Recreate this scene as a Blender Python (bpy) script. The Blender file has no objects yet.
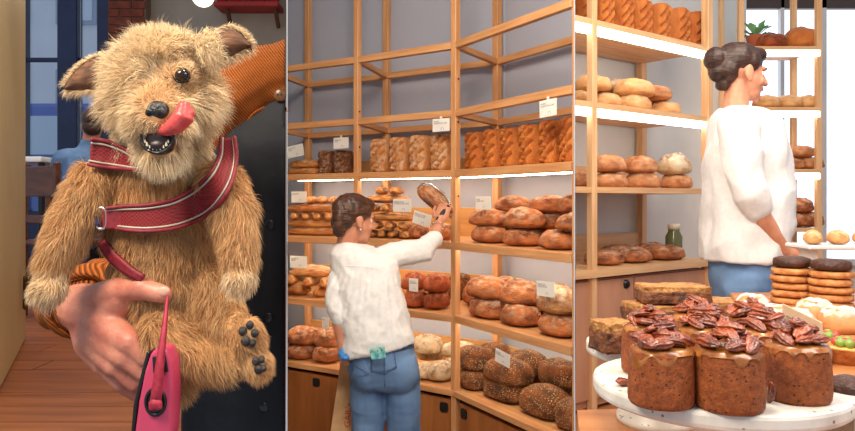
# Three neighbouring rooms seen from one spot: a cafe corner with a dog being held, a bakery shelf wall
# with a customer, and a cake counter.  Units are metres, the camera looks along +Y.
import bpy, bmesh, math, random
import numpy as np
from mathutils import Vector, Matrix, noise
from mathutils.bvhtree import BVHTree

random.seed(7)
rng = np.random.default_rng(7)
SC = bpy.context.scene
COL = SC.collection
F = 700.0            # focal length in pixels of an 855x431 frame
CX, HY = 427.5, 200.0
CH = 1.6             # eye height
KL = (287.0 - CX) / F    # the two partitions stand along these directions
KR = (574.5 - CX) / F
FLOOR_M, FLOOR_L, FLOOR_R = 0.0, 0.9, 0.62

# ------------------------------------------------------------------ camera, world, lights
cam_d = bpy.data.cameras.new('camera')
cam = bpy.data.objects.new('camera', cam_d)
COL.objects.link(cam)
cam.location = (0, 0, CH)
cam.rotation_euler = (math.pi / 2, 0, 0)
cam_d.sensor_width = 36
cam_d.lens = 36 * F / 855
cam_d.shift_y = -(215.5 - HY) / 855
cam_d.clip_start = 0.02
SC.camera = cam

world = bpy.data.worlds.new('daylight')
SC.world = world
world.use_nodes = True
bg = world.node_tree.nodes['Background']
bg.inputs[0].default_value = (0.80, 0.88, 1.0, 1)
bg.inputs[1].default_value = 0.55

SC.view_settings.view_transform = 'Standard'
SC.view_settings.look = 'None'
SC.view_settings.gamma = 1
SC.view_settings.exposure = 0.0
SC.view_settings.use_curve_mapping = False
SC.cycles.use_denoising = True
SC.cycles.max_bounces = 6

def lamp(name, loc, target, size, power, color, size_y=None):
    d = bpy.data.lights.new(name, 'AREA')
    d.energy = power
    d.color = color
    d.size = size
    if size_y:
        d.shape = 'RECTANGLE'
        d.size_y = size_y
    o = bpy.data.objects.new(name, d)
    COL.objects.link(o)
    o.location = loc
    o.rotation_euler = (Vector(target) - Vector(loc)).to_track_quat('-Z', 'Y').to_euler()
    return o

WARM = (1.0, 0.80, 0.58)
lamp('added_lamp_shop', (-0.25, 1.7, 2.95), (0.0, 3.6, 1.2), 0.7, 47, (1.0, 0.86, 0.68), 0.7)  # unseen area lamp added to light the shelf wall
lamp('added_lamp_shop_front', (0.05, 0.75, 2.9), (0.1, 3.3, 1.0), 0.25, 22, (1.0, 0.88, 0.72), 0.5)  # added front light for the woman and the loaves, no fixture there
lamp('added_lamp_cafe', (-0.75, 0.25, 2.45), (-0.36, 0.9, 1.5), 0.5, 24, (1.0, 0.86, 0.68))  # unseen, added to light the dog from above
lamp('added_lamp_cafe_rear', (-2.2, 4.2, 2.9), (-2.2, 4.6, 0.2), 0.8, 14, WARM)  # added fill over the cafe floor
lamp('added_lamp_counter', (0.75, 0.35, 2.35), (0.36, 0.8, 1.4), 0.5, 10, (1.0, 0.9, 0.8))  # unseen lamp added to light the cakes
lamp('added_lamp_counter_rear', (1.35, 2.2, 3.0), (1.2, 3.6, 1.5), 0.9, 27, (1.0, 0.87, 0.72))  # added to brighten the rear bread shelves
lamp('added_lamp_pastry', (1.15, 1.1, 2.6), (0.95, 1.5, 1.3), 0.4, 9, (1.0, 0.88, 0.72))  # unseen, added to light the pastries on the table

# ------------------------------------------------------------------ helpers
def lin(c):
    return tuple(((v / 255) / 12.92 if v / 255 <= 0.04045 else ((v / 255 + 0.055) / 1.055) ** 2.4) for v in c) + (1,)

def P(px, py, d):
    """the point at depth d behind pixel (px, py)"""
    return Vector(((px - CX) / F * d, d, CH + (HY - py) / F * d))

def pxm(d):
    return d / F

def tag(o, label=None, cat=None, group=None, kind=None):
    for k, v in (('label', label), ('category', cat), ('group', group), ('kind', kind)):
        if v:
            o[k] = v
    return o

def thing(name, label, cat, loc=(0, 0, 0), group=None, rotz=0.0):
    o = bpy.data.objects.new(name, None)
    COL.objects.link(o)
    o.location = loc
    o.rotation_euler = (0, 0, rotz)
    o.empty_display_size = 0.05
    return tag(o, label, cat, group)

def link(name, me, mat=None, parent=None, world=True, M=None, smooth=False):
    """one mesh object; with world=True the vertices are in world space even under a parent Empty"""
    o = bpy.data.objects.new(name, me)
    COL.objects.link(o)
    if mat is not None and len(me.materials) == 0:
        me.materials.append(mat)
    if smooth:
        me.polygons.foreach_set('use_smooth', [True] * len(me.polygons))
    if M is not None:
        o.matrix_basis = M
    if parent is not None:
        o.parent = parent
        if world:
            o.matrix_parent_inverse = WORLD_OF(parent).inverted()
    return o

def WORLD_OF(o):
    m = o.matrix_basis.copy() if o.type != 'EMPTY' else Matrix.Translation(o.location) @ o.rotation_euler.to_matrix().to_4x4()
    if o.parent is not None:
        m = WORLD_OF(o.parent) @ o.matrix_parent_inverse @ m
    return m

def mesh(name, verts, faces):
    me = bpy.data.meshes.new(name)
    me.from_pydata([tuple(v) for v in verts], [], faces)
    me.update()
    return me

_MATS = {}
def mat(name, c1, c2=None, scale=6.0, rough=0.6, bump=0.0, bscale=None, stretch=(1, 1, 1), metal=0.0,
        detail=4.0, lo=0.35, hi=0.65, emit=0.0, coat=0.0, spec=0.5, jitter=True, sss=0.0, transmission=0.0, sheen=0.0,
        bstretch=None, dist=0.0):
    if name in _MATS:
        return _MATS[name]
    m = bpy.data.materials.new(name)
    m.use_nodes = True
    nt = m.node_tree
    n, l = nt.nodes, nt.links
    b = n['Principled BSDF']
    b.inputs['Roughness'].default_value = rough
    b.inputs['Metallic'].default_value = metal
    b.inputs['Specular IOR Level'].default_value = spec
    b.inputs['Coat Weight'].default_value = coat
    b.inputs['Coat Roughness'].default_value = 0.15
    b.inputs['Transmission Weight'].default_value = transmission
    b.inputs['Sheen Weight'].default_value = sheen
    if sss:
        b.inputs['Subsurface Weight'].default_value = sss
        b.inputs['Subsurface Scale'].default_value = 0.01
        b.inputs['Subsurface Radius'].default_value = (1, 0.4, 0.25)
    tc = n.new('ShaderNodeTexCoord')
    vec = tc.outputs['Object']
    if jitter:
        oi = n.new('ShaderNodeObjectInfo')
        mu = n.new('ShaderNodeMath'); mu.operation = 'MULTIPLY'; mu.inputs[1].default_value = 37.0
        l.new(oi.outputs['Random'], mu.inputs[0])
        ad = n.new('ShaderNodeVectorMath'); ad.operation = 'ADD'
        l.new(vec, ad.inputs[0]); l.new(mu.outputs[0], ad.inputs[1])
        vec = ad.outputs[0]
    mp = n.new('ShaderNodeMapping')
    mp.inputs['Scale'].default_value = stretch
    l.new(vec, mp.inputs['Vector'])
    nz = n.new('ShaderNodeTexNoise')
    nz.inputs['Scale'].default_value = scale
    nz.inputs['Detail'].default_value = detail
    nz.inputs['Distortion'].default_value = dist
    l.new(mp.outputs[0], nz.inputs['Vector'])
    rp = n.new('ShaderNodeValToRGB')
    rp.color_ramp.elements[0].position = lo
    rp.color_ramp.elements[1].position = hi
    rp.color_ramp.elements[0].color = lin(c1)
    rp.color_ramp.elements[1].color = lin(c2 or c1)
    l.new(nz.outputs['Fac'], rp.inputs[0])
    l.new(rp.outputs[0], b.inputs['Base Color'])
    if emit:
        l.new(rp.outputs[0], b.inputs['Emission Color'])
        b.inputs['Emission Strength'].default_value = emit
    if bump:
        n2 = n.new('ShaderNodeTexNoise')
        n2.inputs['Scale'].default_value = bscale or scale * 3
        n2.inputs['Detail'].default_value = 3
        if bstretch:
            mp2 = n.new('ShaderNodeMapping'); mp2.inputs['Scale'].default_value = bstretch
            l.new(vec, mp2.inputs['Vector']); l.new(mp2.outputs[0], n2.inputs['Vector'])
        else:
            l.new(mp.outputs[0], n2.inputs['Vector'])
        bp = n.new('ShaderNodeBump')
        bp.inputs['Strength'].default_value = bump
        bp.inputs['Distance'].default_value = 0.01
        l.new(n2.outputs['Fac'], bp.inputs['Height'])
        l.new(bp.outputs[0], b.inputs['Normal'])
    m['parts'] = 1
    _MATS[name] = m
    return m

def bread_mat(name, dark, mid, cut, flour=0.3, flour_col=(236, 220, 196), seeds=None, scale=2.6, rough=0.55, gloss=0.3):
    """crust of a unit-sized loaf: mottled crust, pale scores (attribute 'cut'), flour on top (attribute 'top')"""
    if name in _MATS:
        return _MATS[name]
    m = bpy.data.materials.new(name)
    m.use_nodes = True
    nt = m.node_tree
    n, l = nt.nodes, nt.links
    b = n['Principled BSDF']
    b.inputs['Roughness'].default_value = rough
    b.inputs['Specular IOR Level'].default_value = gloss
    tc = n.new('ShaderNodeTexCoord'); oi = n.new('ShaderNodeObjectInfo')
    mu = n.new('ShaderNodeMath'); mu.operation = 'MULTIPLY'; mu.inputs[1].default_value = 37
    l.new(oi.outputs['Random'], mu.inputs[0])
    ad = n.new('ShaderNodeVectorMath'); ad.operation = 'ADD'
    l.new(tc.outputs['Object'], ad.inputs[0]); l.new(mu.outputs[0], ad.inputs[1])
    def nz(s, d=4):
        t = n.new('ShaderNodeTexNoise'); t.inputs['Scale'].default_value = s; t.inputs['Detail'].default_value = d
        l.new(ad.outputs[0], t.inputs['Vector']); return t.outputs['Fac']
    def ramp(src, p0, p1, c0, c1):
        r = n.new('ShaderNodeValToRGB')
        r.color_ramp.elements[0].position = p0; r.color_ramp.elements[1].position = p1
        r.color_ramp.elements[0].color = c0; r.color_ramp.elements[1].color = c1
        l.new(src, r.inputs[0]); return r.outputs[0]
    def mix(fac, a, c):
        x = n.new('ShaderNodeMix'); x.data_type = 'RGBA'
        l.new(fac, x.inputs[0]); l.new(a, x.inputs[6]); l.new(c, x.inputs[7]); return x.outputs[2]
    def rgb(c):
        r = n.new('ShaderNodeRGB'); r.outputs[0].default_value = lin(c); return r.outputs[0]
    def at(a):
        t = n.new('ShaderNodeAttribute'); t.attribute_name = a; return t.outputs['Fac']
    def mul(a, c):
        t = n.new('ShaderNodeMath'); t.operation = 'MULTIPLY'; t.use_clamp = True
        l.new(a, t.inputs[0])
        if isinstance(c, (int, float)): t.inputs[1].default_value = c
        else: l.new(c, t.inputs[1])
        return t.outputs[0]
    W, K = (1, 1, 1, 1), (0, 0, 0, 1)
    c = ramp(nz(scale), 0.34, 0.62, lin(dark), lin(mid))
    c = mix(mul(at('cut'), 0.85), c, rgb(cut))
    if seeds:
        v = n.new('ShaderNodeTexVoronoi'); v.inputs['Scale'].default_value = 26
        l.new(ad.outputs[0], v.inputs['Vector'])
        sp = n.new('ShaderNodeSeparateColor'); l.new(v.outputs['Color'], sp.inputs[0])
        sc = ramp(sp.outputs[0], 0.45, 0.6, lin(seeds[0]), lin(seeds[1]))
        near = ramp(v.outputs['Distance'], 0.30, 0.42, W, K)
        c = mix(mul(near, ramp(nz(3.2), 0.36, 0.5, K, W)), c, sc)
    if flour:
        f = mul(ramp(nz(5.5, 7), 0.50 - 0.14 * flour, 0.78 - 0.16 * flour, K, W), at('top'))
        c = mix(mul(f, min(1.0, 0.25 + flour)), c, rgb(flour_col))
    l.new(c, b.inputs['Base Color'])
    bp = n.new('ShaderNodeBump'); bp.inputs['Strength'].default_value = 0.5; bp.inputs['Distance'].default_value = 0.03
    l.new(nz(22 if not seeds else 40, 3), bp.inputs['Height']); l.new(bp.outputs[0], b.inputs['Normal'])
    _MATS[name] = m
    return m

# wood: grain along local X
OAK = mat('oak', (198, 136, 86), (222, 168, 116), scale=3.0, stretch=(1.2, 16, 16), rough=0.5, bump=0.12, bscale=7, detail=6, lo=0.3, hi=0.7)
OAK_BACK = mat('oak_board', (188, 136, 82), (214, 164, 106), scale=2.2, stretch=(1.0, 12, 12), rough=0.55, bump=0.1, bscale=5, detail=6, lo=0.3, hi=0.7, dist=0.5)
OAK_DOOR = mat('oak_door', (150, 88, 42), (184, 116, 62), scale=2.0, stretch=(9, 9, 0.9), rough=0.42, detail=6, lo=0.3, hi=0.7, dist=0.4)
PAINT = mat('lavender_grey_paint', (176, 179, 196), (183, 186, 203), scale=2, rough=0.85)
WHITEWALL = mat('off_white_plaster', (196, 194, 190), (204, 202, 198), scale=3, rough=0.9)
LED_FILL = mat('led_and_fill_strip', (255, 246, 218), scale=1, emit=20.0)
BLACK = mat('black_plastic', (16, 16, 18), (24, 24, 26), rough=0.35)
STEEL = mat('brushed_steel', (190, 188, 184), (214, 212, 208), scale=40, rough=0.25, metal=1.0)
CARD = mat('white_card', (236, 232, 228), (240, 237, 233), rough=0.7)
INK = mat('black_ink', (34, 32, 34), rough=0.8)
GREYINK = mat('grey_ink', (130, 128, 132), rough=0.8)

def box_mesh(name, x0, x1, y0, y1, z0, z1):
    v = [(x, y, z) for x in (x0, x1) for y in (y0, y1) for z in (z0, z1)]
    f = [(0, 1, 3, 2), (4, 6, 7, 5), (0, 4, 5, 1), (2, 3, 7, 6), (0, 2, 6, 4), (1, 5, 7, 3)]
    return mesh(name, v, f)

def bevel(me, w, seg=2):
    bm = bmesh.new(); bm.from_mesh(me)
    bmesh.ops.bevel(bm, geom=bm.edges[:], offset=w, segments=seg, affect='EDGES', profile=0.6)
    bm.to_mesh(me); bm.free(); me.update()
    return me

def frame_x(p0, p1, up=Vector((0, 0, 1))):
    """matrix at p0 with X towards p1"""
    x = (Vector(p1) - Vector(p0)).normalized()
    if abs(x.dot(up)) > 0.95:
        up = Vector((0, 1, 0))
    y = up.cross(x).normalized()
    z = x.cross(y)
    return Matrix.Translation(p0) @ Matrix((x, y, z)).transposed().to_4x4()

def beam(name, p0, p1, w, h, m, parent=None, bev=0.003, up=Vector((0, 0, 1))):
    p0, p1 = Vector(p0), Vector(p1)
    L = (p1 - p0).length
    me = box_mesh(name, 0, L, -w / 2, w / 2, -h / 2, h / 2)
    if bev:
        bevel(me, bev, 1)
    return link(name, me, m, parent, M=frame_x(p0, p1, up))

def clip2(poly, k, keep_less, eps=0.004):
    """cut a plan polygon along the partition x = k*y"""
    s = 1 if keep_less else -1
    def d(p): return s * (p[0] - k * p[1]) + eps
    out = []
    for i, a in enumerate(poly):
        b = poly[(i + 1) % len(poly)]
        da, db = d(a), d(b)
        if da <= 0: out.append(a)
        if da * db < 0:
            t = da / (da - db)
            out.append((a[0] + (b[0] - a[0]) * t, a[1] + (b[1] - a[1]) * t))
    return out

def clip_mid(poly):
    return clip2(clip2(poly, KR, True), KL, False)

def prism(name, poly, z0, z1, m, parent=None, xdir=(1, 0), bev=0.0):
    """upright prism on a plan polygon, its local X along xdir so that the grain runs that way"""
    if len(poly) < 3:
        return None
    a = sum((poly[i][0] * poly[(i + 1) % len(poly)][1] - poly[(i + 1) % len(poly)][0] * poly[i][1]) for i in range(len(poly)))
    if a < 0:
        poly = poly[::-1]
    M = Matrix.Translation((poly[0][0], poly[0][1], z0)) @ Matrix.Rotation(math.atan2(xdir[1], xdir[0]), 4, 'Z')
    Mi = M.inverted()
    n = len(poly)
    v = [Mi @ Vector((p[0], p[1], z)) for z in (z0, z1) for p in poly]
    f = [tuple(range(n - 1, -1, -1)), tuple(range(n, 2 * n))] + [(i, (i + 1) % n, n + (i + 1) % n, n + i) for i in range(n)]
    me = mesh(name, v, f)
    if bev:
        bevel(me, bev, 1)
    return link(name, me, m, parent, M=M)

def clip_obj(o, k, keep_less, eps=0.003):
    """cut a world-placed object along a partition"""
    W = WORLD_OF(o) if o.parent is None else WORLD_OF(o.parent) @ o.matrix_parent_inverse @ o.matrix_basis
    me = o.data.copy()
    o.data = me
    bm = bmesh.new(); bm.from_mesh(me)
    bm.transform(W)
    s = 1 if keep_less else -1
    nrm = Vector((s, -s * k, 0)).normalized()
    co = Vector((-s * eps, 0, 0))
    bmesh.ops.bisect_plane(bm, geom=bm.verts[:] + bm.edges[:] + bm.faces[:], plane_co=co, plane_no=nrm, clear_outer=True)
    ed = [e for e in bm.edges if e.is_boundary]
    if ed:
        try: bmesh.ops.holes_fill(bm, edges=ed)
        except Exception: pass
    bm.transform(W.inverted())
    bm.to_mesh(me); bm.free(); me.update()
    return len(me.vertices)

# ---- organic shapes: overlapping solids fused into one smooth skin
def _ring_tube(path, radii, seg=14, ry=None):
    """closed tube with round caps through a list of points"""
    V, Fc = [], []
    pts = [Vector(p) for p in path]
    t0 = (pts[1] - pts[0]).normalized(); t1 = (pts[-1] - pts[-2]).normalized()
    rows = []
    for a in (80, 50, 25):
        rows.append((pts[0] - t0 * radii[0] * math.sin(math.radians(a)), radii[0] * math.cos(math.radians(a)), t0))
    for i, p in enumerate(pts):
        t = t0 if i == 0 else t1 if i == len(pts) - 1 else ((pts[i + 1] - p).normalized() + (p - pts[i - 1]).normalized()).normalized()
        rows.append((p, radii[i], t))
    for a in (25, 50, 80):
        rows.append((pts[-1] + t1 * radii[-1] * math.sin(math.radians(a)), radii[-1] * math.cos(math.radians(a)), t1))
    ref = Vector((0, 0, 1)) if abs(t0.z) < 0.9 else Vector((0, 1, 0))
    u = (ref - t0 * ref.dot(t0)).normalized()
    for (p, r, t) in rows:
        u = (u - t * u.dot(t)).normalized()
        w = t.cross(u)
        for k in range(seg):
            a = 2 * math.pi * k / seg
            V.append(p + u * (r * math.cos(a)) + w * (r * math.sin(a)))
    nr = len(rows)
    for i in range(nr - 1):
        for k in range(seg):
            k2 = (k + 1) % seg
            Fc.append((i * seg + k, i * seg + k2, (i + 1) * seg + k2, (i + 1) * seg + k))
    Fc.append(tuple(range(seg - 1, -1, -1)))
    Fc.append(tuple((nr - 1) * seg + k for k in range(seg)))
    return V, Fc

def T(path, radii, seg=14):
    if isinstance(radii, (int, float)):
        radii = [radii] * len(path)
    return _ring_tube(path, radii, seg)

def E(c, r, R=None, seg=18, rings=12):
    c = Vector(c)
    if isinstance(r, (int, float)):
        r = (r, r, r)
    V, Fc = [], []
    for i in range(1, rings):
        a = math.pi * i / rings
        for k in range(seg):
            b = 2 * math.pi * k / seg
            p = Vector((r[0] * math.sin(a) * math.cos(b), r[1] * math.sin(a) * math.sin(b), r[2] * math.cos(a)))
            V.append(c + (R @ p if R is not None else p))
    top, bot = Vector((0, 0, r[2])), Vector((0, 0, -r[2]))
    V.append(c + (R @ top if R is not None else top)); V.append(c + (R @ bot if R is not None else bot))
    for i in range(rings - 2):
        for k in range(seg):
            k2 = (k + 1) % seg
            Fc.append((i * seg + k, (i + 1) * seg + k, (i + 1) * seg + k2, i * seg + k2))
    t, b_ = len(V) - 2, len(V) - 1
    for k in range(seg):
        k2 = (k + 1) % seg
        Fc.append((t, k, k2)); Fc.append((b_, (rings - 2) * seg + k2, (rings - 2) * seg + k))
    return V, Fc

def RINGS(rows, seg=24, power=2.0):
    """closed loft of level rings (px, py, depth, halfwidth_px, halfdepth_m[, tilt_px])"""
    V, Fc = [], []
    for row in rows:
        px, py, d, hw, hd = row[:5]
        tilt = row[5] if len(row) > 5 else 0
        c = P(px, py, d)
        for k in range(seg):
            a = 2 * math.pi * k / seg
            ca, sa = math.cos(a), math.sin(a)
            ca = math.copysign(abs(ca) ** (2 / power), ca); sa = math.copysign(abs(sa) ** (2 / power), sa)
            V.append(c + Vector((hw * pxm(d) * ca, hd * sa, -tilt * pxm(d) * ca)))
    n = len(rows)
    for i in range(n - 1):
        for k in range(seg):
            k2 = (k + 1) % seg
            Fc.append((i * seg + k, (i + 1) * seg + k, (i + 1) * seg + k2, i * seg + k2))
    Fc.append(tuple(range(seg))); Fc.append(tuple((n - 1) * seg + k for k in range(seg - 1, -1, -1)))
    return V, Fc

def organic_mesh(name, prims, voxel=0.005, smooth=6, factor=0.5):
    V, Fc = [], []
    for v, f in prims:
        o = len(V)
        V += [tuple(p) for p in v]
        Fc += [tuple(i + o for i in q) for q in f]
    me = bpy.data.meshes.new(name + '_raw')
    me.from_pydata(V, [], Fc); me.update()
    bm = bmesh.new(); bm.from_mesh(me)
    bmesh.ops.recalc_face_normals(bm, faces=bm.faces[:])
    bm.to_mesh(me); bm.free()
    tmp = bpy.data.objects.new('tmp_shape', me)
    COL.objects.link(tmp)
    r = tmp.modifiers.new('r', 'REMESH'); r.mode = 'VOXEL'; r.voxel_size = voxel; r.use_smooth_shade = True
    if smooth:
        s = tmp.modifiers.new('s', 'SMOOTH'); s.factor = factor; s.iterations = smooth
    dg = bpy.context.evaluated_depsgraph_get()
    out = bpy.data.meshes.new_from_object(tmp.evaluated_get(dg))
    out.name = name
    bpy.data.objects.remove(tmp); bpy.data.meshes.remove(me)
    out.materials.clear()
    return out

def organic(name, prims, m, parent=None, voxel=0.005, smooth=6, factor=0.5, post=None):
    me = organic_mesh(name, prims, voxel, smooth, factor)
    if post:
        warp(me, post)
    return link(name, me, m, parent, smooth=True)

def coords(me):
    a = np.empty(len(me.vertices) * 3, np.float32); me.vertices.foreach_get('co', a); return a.reshape(-1, 3)

def normals(me):
    a = np.empty(len(me.vertices) * 3, np.float32); me.vertices.foreach_get('normal', a); return a.reshape(-1, 3)

def warp(me, fn):
    """displace along normals by fn(point) metres"""
    c, n = coords(me), normals(me)
    d = np.array([fn(Vector(p)) for p in c.tolist()], np.float32)
    c += n * d[:, None]
    me.vertices.foreach_set('co', c.ravel()); me.update()

def folds(amp, freq, stretch=(1, 1, 1), seed=0.0):
    def fn(p):
        q = Vector((p.x * stretch[0] * freq + seed, p.y * stretch[1] * freq, p.z * stretch[2] * freq))
        r = 1 - abs(noise.noise(q)) * 2
        return amp * (r - 0.5) + amp * 0.5 * noise.noise(q * 2.3)
    return fn

def bvh_of(objs):
    V, Fc = [], []
    for o in objs:
        off = len(V)
        W = WORLD_OF(o)
        V += [W @ v.co for v in o.data.vertices]
        Fc += [tuple(i + off for i in p.vertices) for p in o.data.polygons]
    return BVHTree.FromPolygons(V, Fc)

def hit(bvh, px, py):
    o = Vector((0, 0, CH)); d = (P(px, py, 1) - o).normalized()
    r = bvh.ray_cast(o, d)
    return (r[0], r[1]) if r[0] is not None else (None, None)

def smooth_path(pts, n):
    """Catmull-Rom through tuples"""
    pts = [np.array(p, float) for p in pts]
    ext = [2 * pts[0] - pts[1]] + pts + [2 * pts[-1] - pts[-2]]
    out = []
    m = len(pts) - 1
    for i in range(n):
        u = i / (n - 1) * m
        k = min(int(u), m - 1); t = u - k
        a, b, c, d = ext[k:k + 4]
        out.append(0.5 * ((2 * b) + (-a + c) * t + (2 * a - 5 * b + 4 * c - d) * t * t + (-a + 3 * b - 3 * c + d) * t ** 3))
    return out

def grid_solid(name, rows, thick, m, parent=None, smooth=True):
    """a sheet given as rows of points, thickened away from the camera side"""
    nr, nc = len(rows), len(rows[0])
    me0 = [Vector(p) for r in rows for p in r]
    nrm = []
    for i in range(nr):
        for j in range(nc):
            a = rows[min(i + 1, nr - 1)][j] - rows[max(i - 1, 0)][j]
            b = rows[i][min(j + 1, nc - 1)] - rows[i][max(j - 1, 0)]
            q = Vector(a).cross(Vector(b))
            if q.length < 1e-12: q = Vector((0, -1, 0))
            q.normalize()
            if q.y > 0: q = -q
            nrm.append(q)
    V = me0 + [p - q * thick for p, q in zip(me0, nrm)]
    N = nr * nc
    Fc = []
    for i in range(nr - 1):
        for j in range(nc - 1):
            a, b, c, d = i * nc + j, i * nc + j + 1, (i + 1) * nc + j + 1, (i + 1) * nc + j
            Fc.append((a, b, c, d)); Fc.append((N + d, N + c, N + b, N + a))
    def side(a, b): Fc.append((a, N + a, N + b, b))
    for j in range(nc - 1):
        side(j, j + 1); side((nr - 1) * nc + j + 1, (nr - 1) * nc + j)
    for i in range(nr - 1):
        side((i + 1) * nc, i * nc); side(i * nc + nc - 1, (i + 1) * nc + nc - 1)
    me = mesh(name, V, Fc)
    bm = bmesh.new(); bm.from_mesh(me)
    bmesh.ops.recalc_face_normals(bm, faces=bm.faces[:]); bm.to_mesh(me); bm.free()
    return link(name, me, m, parent, smooth=smooth)

def ribbon(name, bvh, path, n, nw, off, thick, m, parent=None, dmax=None, sm=3):
    """band laid on a surface; path rows are (px, py, half_width_px)"""
    sp = smooth_path(path, n)
    ts = np.full((n, nw), np.nan)
    pix = []
    for i in range(n):
        a = sp[max(i - 1, 0)][:2]; b = sp[min(i + 1, n - 1)][:2]
        t = (b - a) / max(np.linalg.norm(b - a), 1e-9)
        q = np.array([-t[1], t[0]])
        row = []
        for j in range(nw):
            w = (j / (nw - 1) * 2 - 1) * sp[i][2]
            px, py = sp[i][0] + q[0] * w, sp[i][1] + q[1] * w
            row.append((px, py))
            h, _ = hit(bvh, px, py)
            if h is not None and (dmax is None or h.y < dmax):
                ts[i, j] = h.y
        pix.append(row)
    good = np.nanmean(ts)
    for i in range(n):
        if np.isnan(ts[i]).all():
            ts[i] = ts[i - 1] if i and not np.isnan(ts[i - 1]).any() else good
        ts[i] = np.where(np.isnan(ts[i]), np.nanmean(ts[i]), ts[i])
    for _ in range(sm):
        q = ts.copy()
        q[1:-1] = (ts[:-2] + ts[1:-1] * 2 + ts[2:]) / 4
        q[:, 1:-1] = (q[:, :-2] + q[:, 1:-1] * 2 + q[:, 2:]) / 4
        ts = q
    rows = [[P(pix[i][j][0], pix[i][j][1], ts[i, j] - off) for j in range(nw)] for i in range(n)]
    return grid_solid(name, rows, thick, m, parent), rows

_TEXT = {}
def text_mesh(body, size, align='LEFT', spacing=1.0):
    key = (body, size, align)
    if key not in _TEXT:
        cu = bpy.data.curves.new('lettering', 'FONT')
        cu.body = body; cu.size = size; cu.align_x = align; cu.space_line = spacing
        cu.resolution_u = 2; cu.extrude = 0.0
        o = bpy.data.objects.new('lettering', cu)
        COL.objects.link(o)
        dg = bpy.context.evaluated_depsgraph_get()
        me = bpy.data.meshes.new_from_object(o.evaluated_get(dg))
        bpy.data.objects.remove(o)
        _TEXT[key] = me
    return _TEXT[key]

def arc_mesh(name, r, w, a0, a1, n=14):
    V, Fc = [], []
    for i in range(n + 1):
        a = math.radians(a0 + (a1 - a0) * i / n)
        for q in (r - w / 2, r + w / 2):
            V.append((q * math.cos(a), q * math.sin(a), 0))
    for i in range(n):
        Fc.append((2 * i, 2 * i + 1, 2 * i + 3, 2 * i + 2))
    return mesh(name, V, Fc)

def axes(x, z):
    """rotation with given X and approximate Z directions"""
    x = Vector(x).normalized(); z = Vector(z)
    y = z.cross(x).normalized(); z = x.cross(y)
    return Matrix((x, y, z)).transposed().to_4x4()

# ------------------------------------------------------------------ the rooms' shell
def struct(o):
    o['kind'] = 'structure'
    return o

def partition(name, k, start):
    V = []
    for y in (start, 7.9):
        for s in (-1, 1):
            for z in (-0.2, 5.6):
                V.append((k * y + s * 0.0003 * y, y, z))
    f = [(0, 1, 3, 2), (4, 6, 7, 5), (0, 4, 5, 1), (2, 3, 7, 6), (0, 2, 6, 4), (1, 5, 7, 3)]
    return struct(link(name, mesh(name, V, f), WHITEWALL))
partition('wall_partition_left', KL, 0.97)
partition('wall_partition_right', KR, 2.3)

# plan of the curved shelf wall: front posts A B C D, rear posts A2 B2 C2 D2
A, B, C = Vector((-0.964, 4.32)), Vector((-0.398, 3.98)), Vector((0.144, 3.60))
D = Vector((KR * 2.82 - 0.004, 2.82))
A2, B2, C2 = Vector((-0.826, 4.85)), Vector((-0.262, 4.50)), Vector((0.402, 4.04))
D2 = D + Vector((0.39, 0.225))
BAYS = [(A, B, A2, B2), (B, C, B2, C2), (C, D, C2, D2)]
SH = [CH + 0.155, CH - 0.216, CH - 0.590]      # three shelf tops
BASE = CH - 0.975                               # counter top of the base cabinets
BEAMS = [CH + 0.795, CH + 0.445]
ST = 0.038

def xy(v): return (v.x, v.y)
def bay_dir(i): return (BAYS[i][1] - BAYS[i][0]).normalized()
def bay_in(i):
    d = bay_dir(i); return Vector((-d.y, d.x)) if -d.y * 0 + d.x > 0 else Vector((d.y, -d.x))

floor_m = prism('floor', clip_mid([(-1.6, 0.4), (1.6, 0.4), (1.6, 5.6), (-1.6, 5.6)]), -0.05, 0.0, mat('shop_floor_boards', (120, 84, 56), (142, 102, 70), scale=2, stretch=(8, 1, 1), rough=0.5))
struct(floor_m)
WALLD = 0.07
for i, (p, q, p2, q2) in enumerate(BAYS):
    n = bay_in(i) * WALLD
    a, b = p2 + n, q2 + n
    d = bay_dir(i)
    a, b = a - d * 0.03, b + d * 0.03
    if i == 0: a = a - d * 0.6
    poly = clip_mid([xy(a), xy(b), xy(b + n), xy(a + n)])
    w = prism('wall_back', poly, 0.0, 3.3, PAINT, xdir=d)
    if w: struct(w)

unit = thing('shelving_unit', 'tall curved oak shelving frame against the lavender grey wall, loaded with bread', 'shelving', (0.0, 3.9, 0.0))
def post(pt, w=0.04, z1=3.2):
    o = beam('post', (pt.x, pt.y, 0.0), (pt.x, pt.y, z1), w, w, OAK, unit)
    return o
def turned_post(pt, ang, w):
    me = bevel(box_mesh('post', 0, 3.2, -w / 2, w / 2, -w / 2, w / 2), 0.003, 1)
    x, z = Vector((0, 0, 1)), Vector((math.cos(ang), math.sin(ang), 0))
    M = Matrix.Translation((pt.x, pt.y, 0)) @ axes(x, z)
    return link('post', me, OAK, unit, M=M)
for pt, ang, w in ((B, -0.6, 0.034), (C, -0.8, 0.037), (A2, -0.55, 0.04), (B2, -0.55, 0.04), (C2, -0.8, 0.042)):
    turned_post(pt, ang, w)
pd = turned_post(D + Vector((0.021, 0.0)), -1.06, 0.04); clip_obj(pd, KR, True)
# bolt heads in the posts
for pt, zz in ((B, [2.1, 1.9, 1.62]), (C, [2.22, 2.0, 1.62, 1.36, 0.98])):
    for z in zz:
        for du in ((0.021),):
            p = Vector((pt.x, pt.y, z)) + Vector((0.55, -0.83, 0)) * 0.026
            v, f = E(p, (0.005, 0.005, 0.005), seg=8, rings=5)
            link('bolt_head', mesh('bolt_head', v, f), BLACK, unit, smooth=True)

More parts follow.
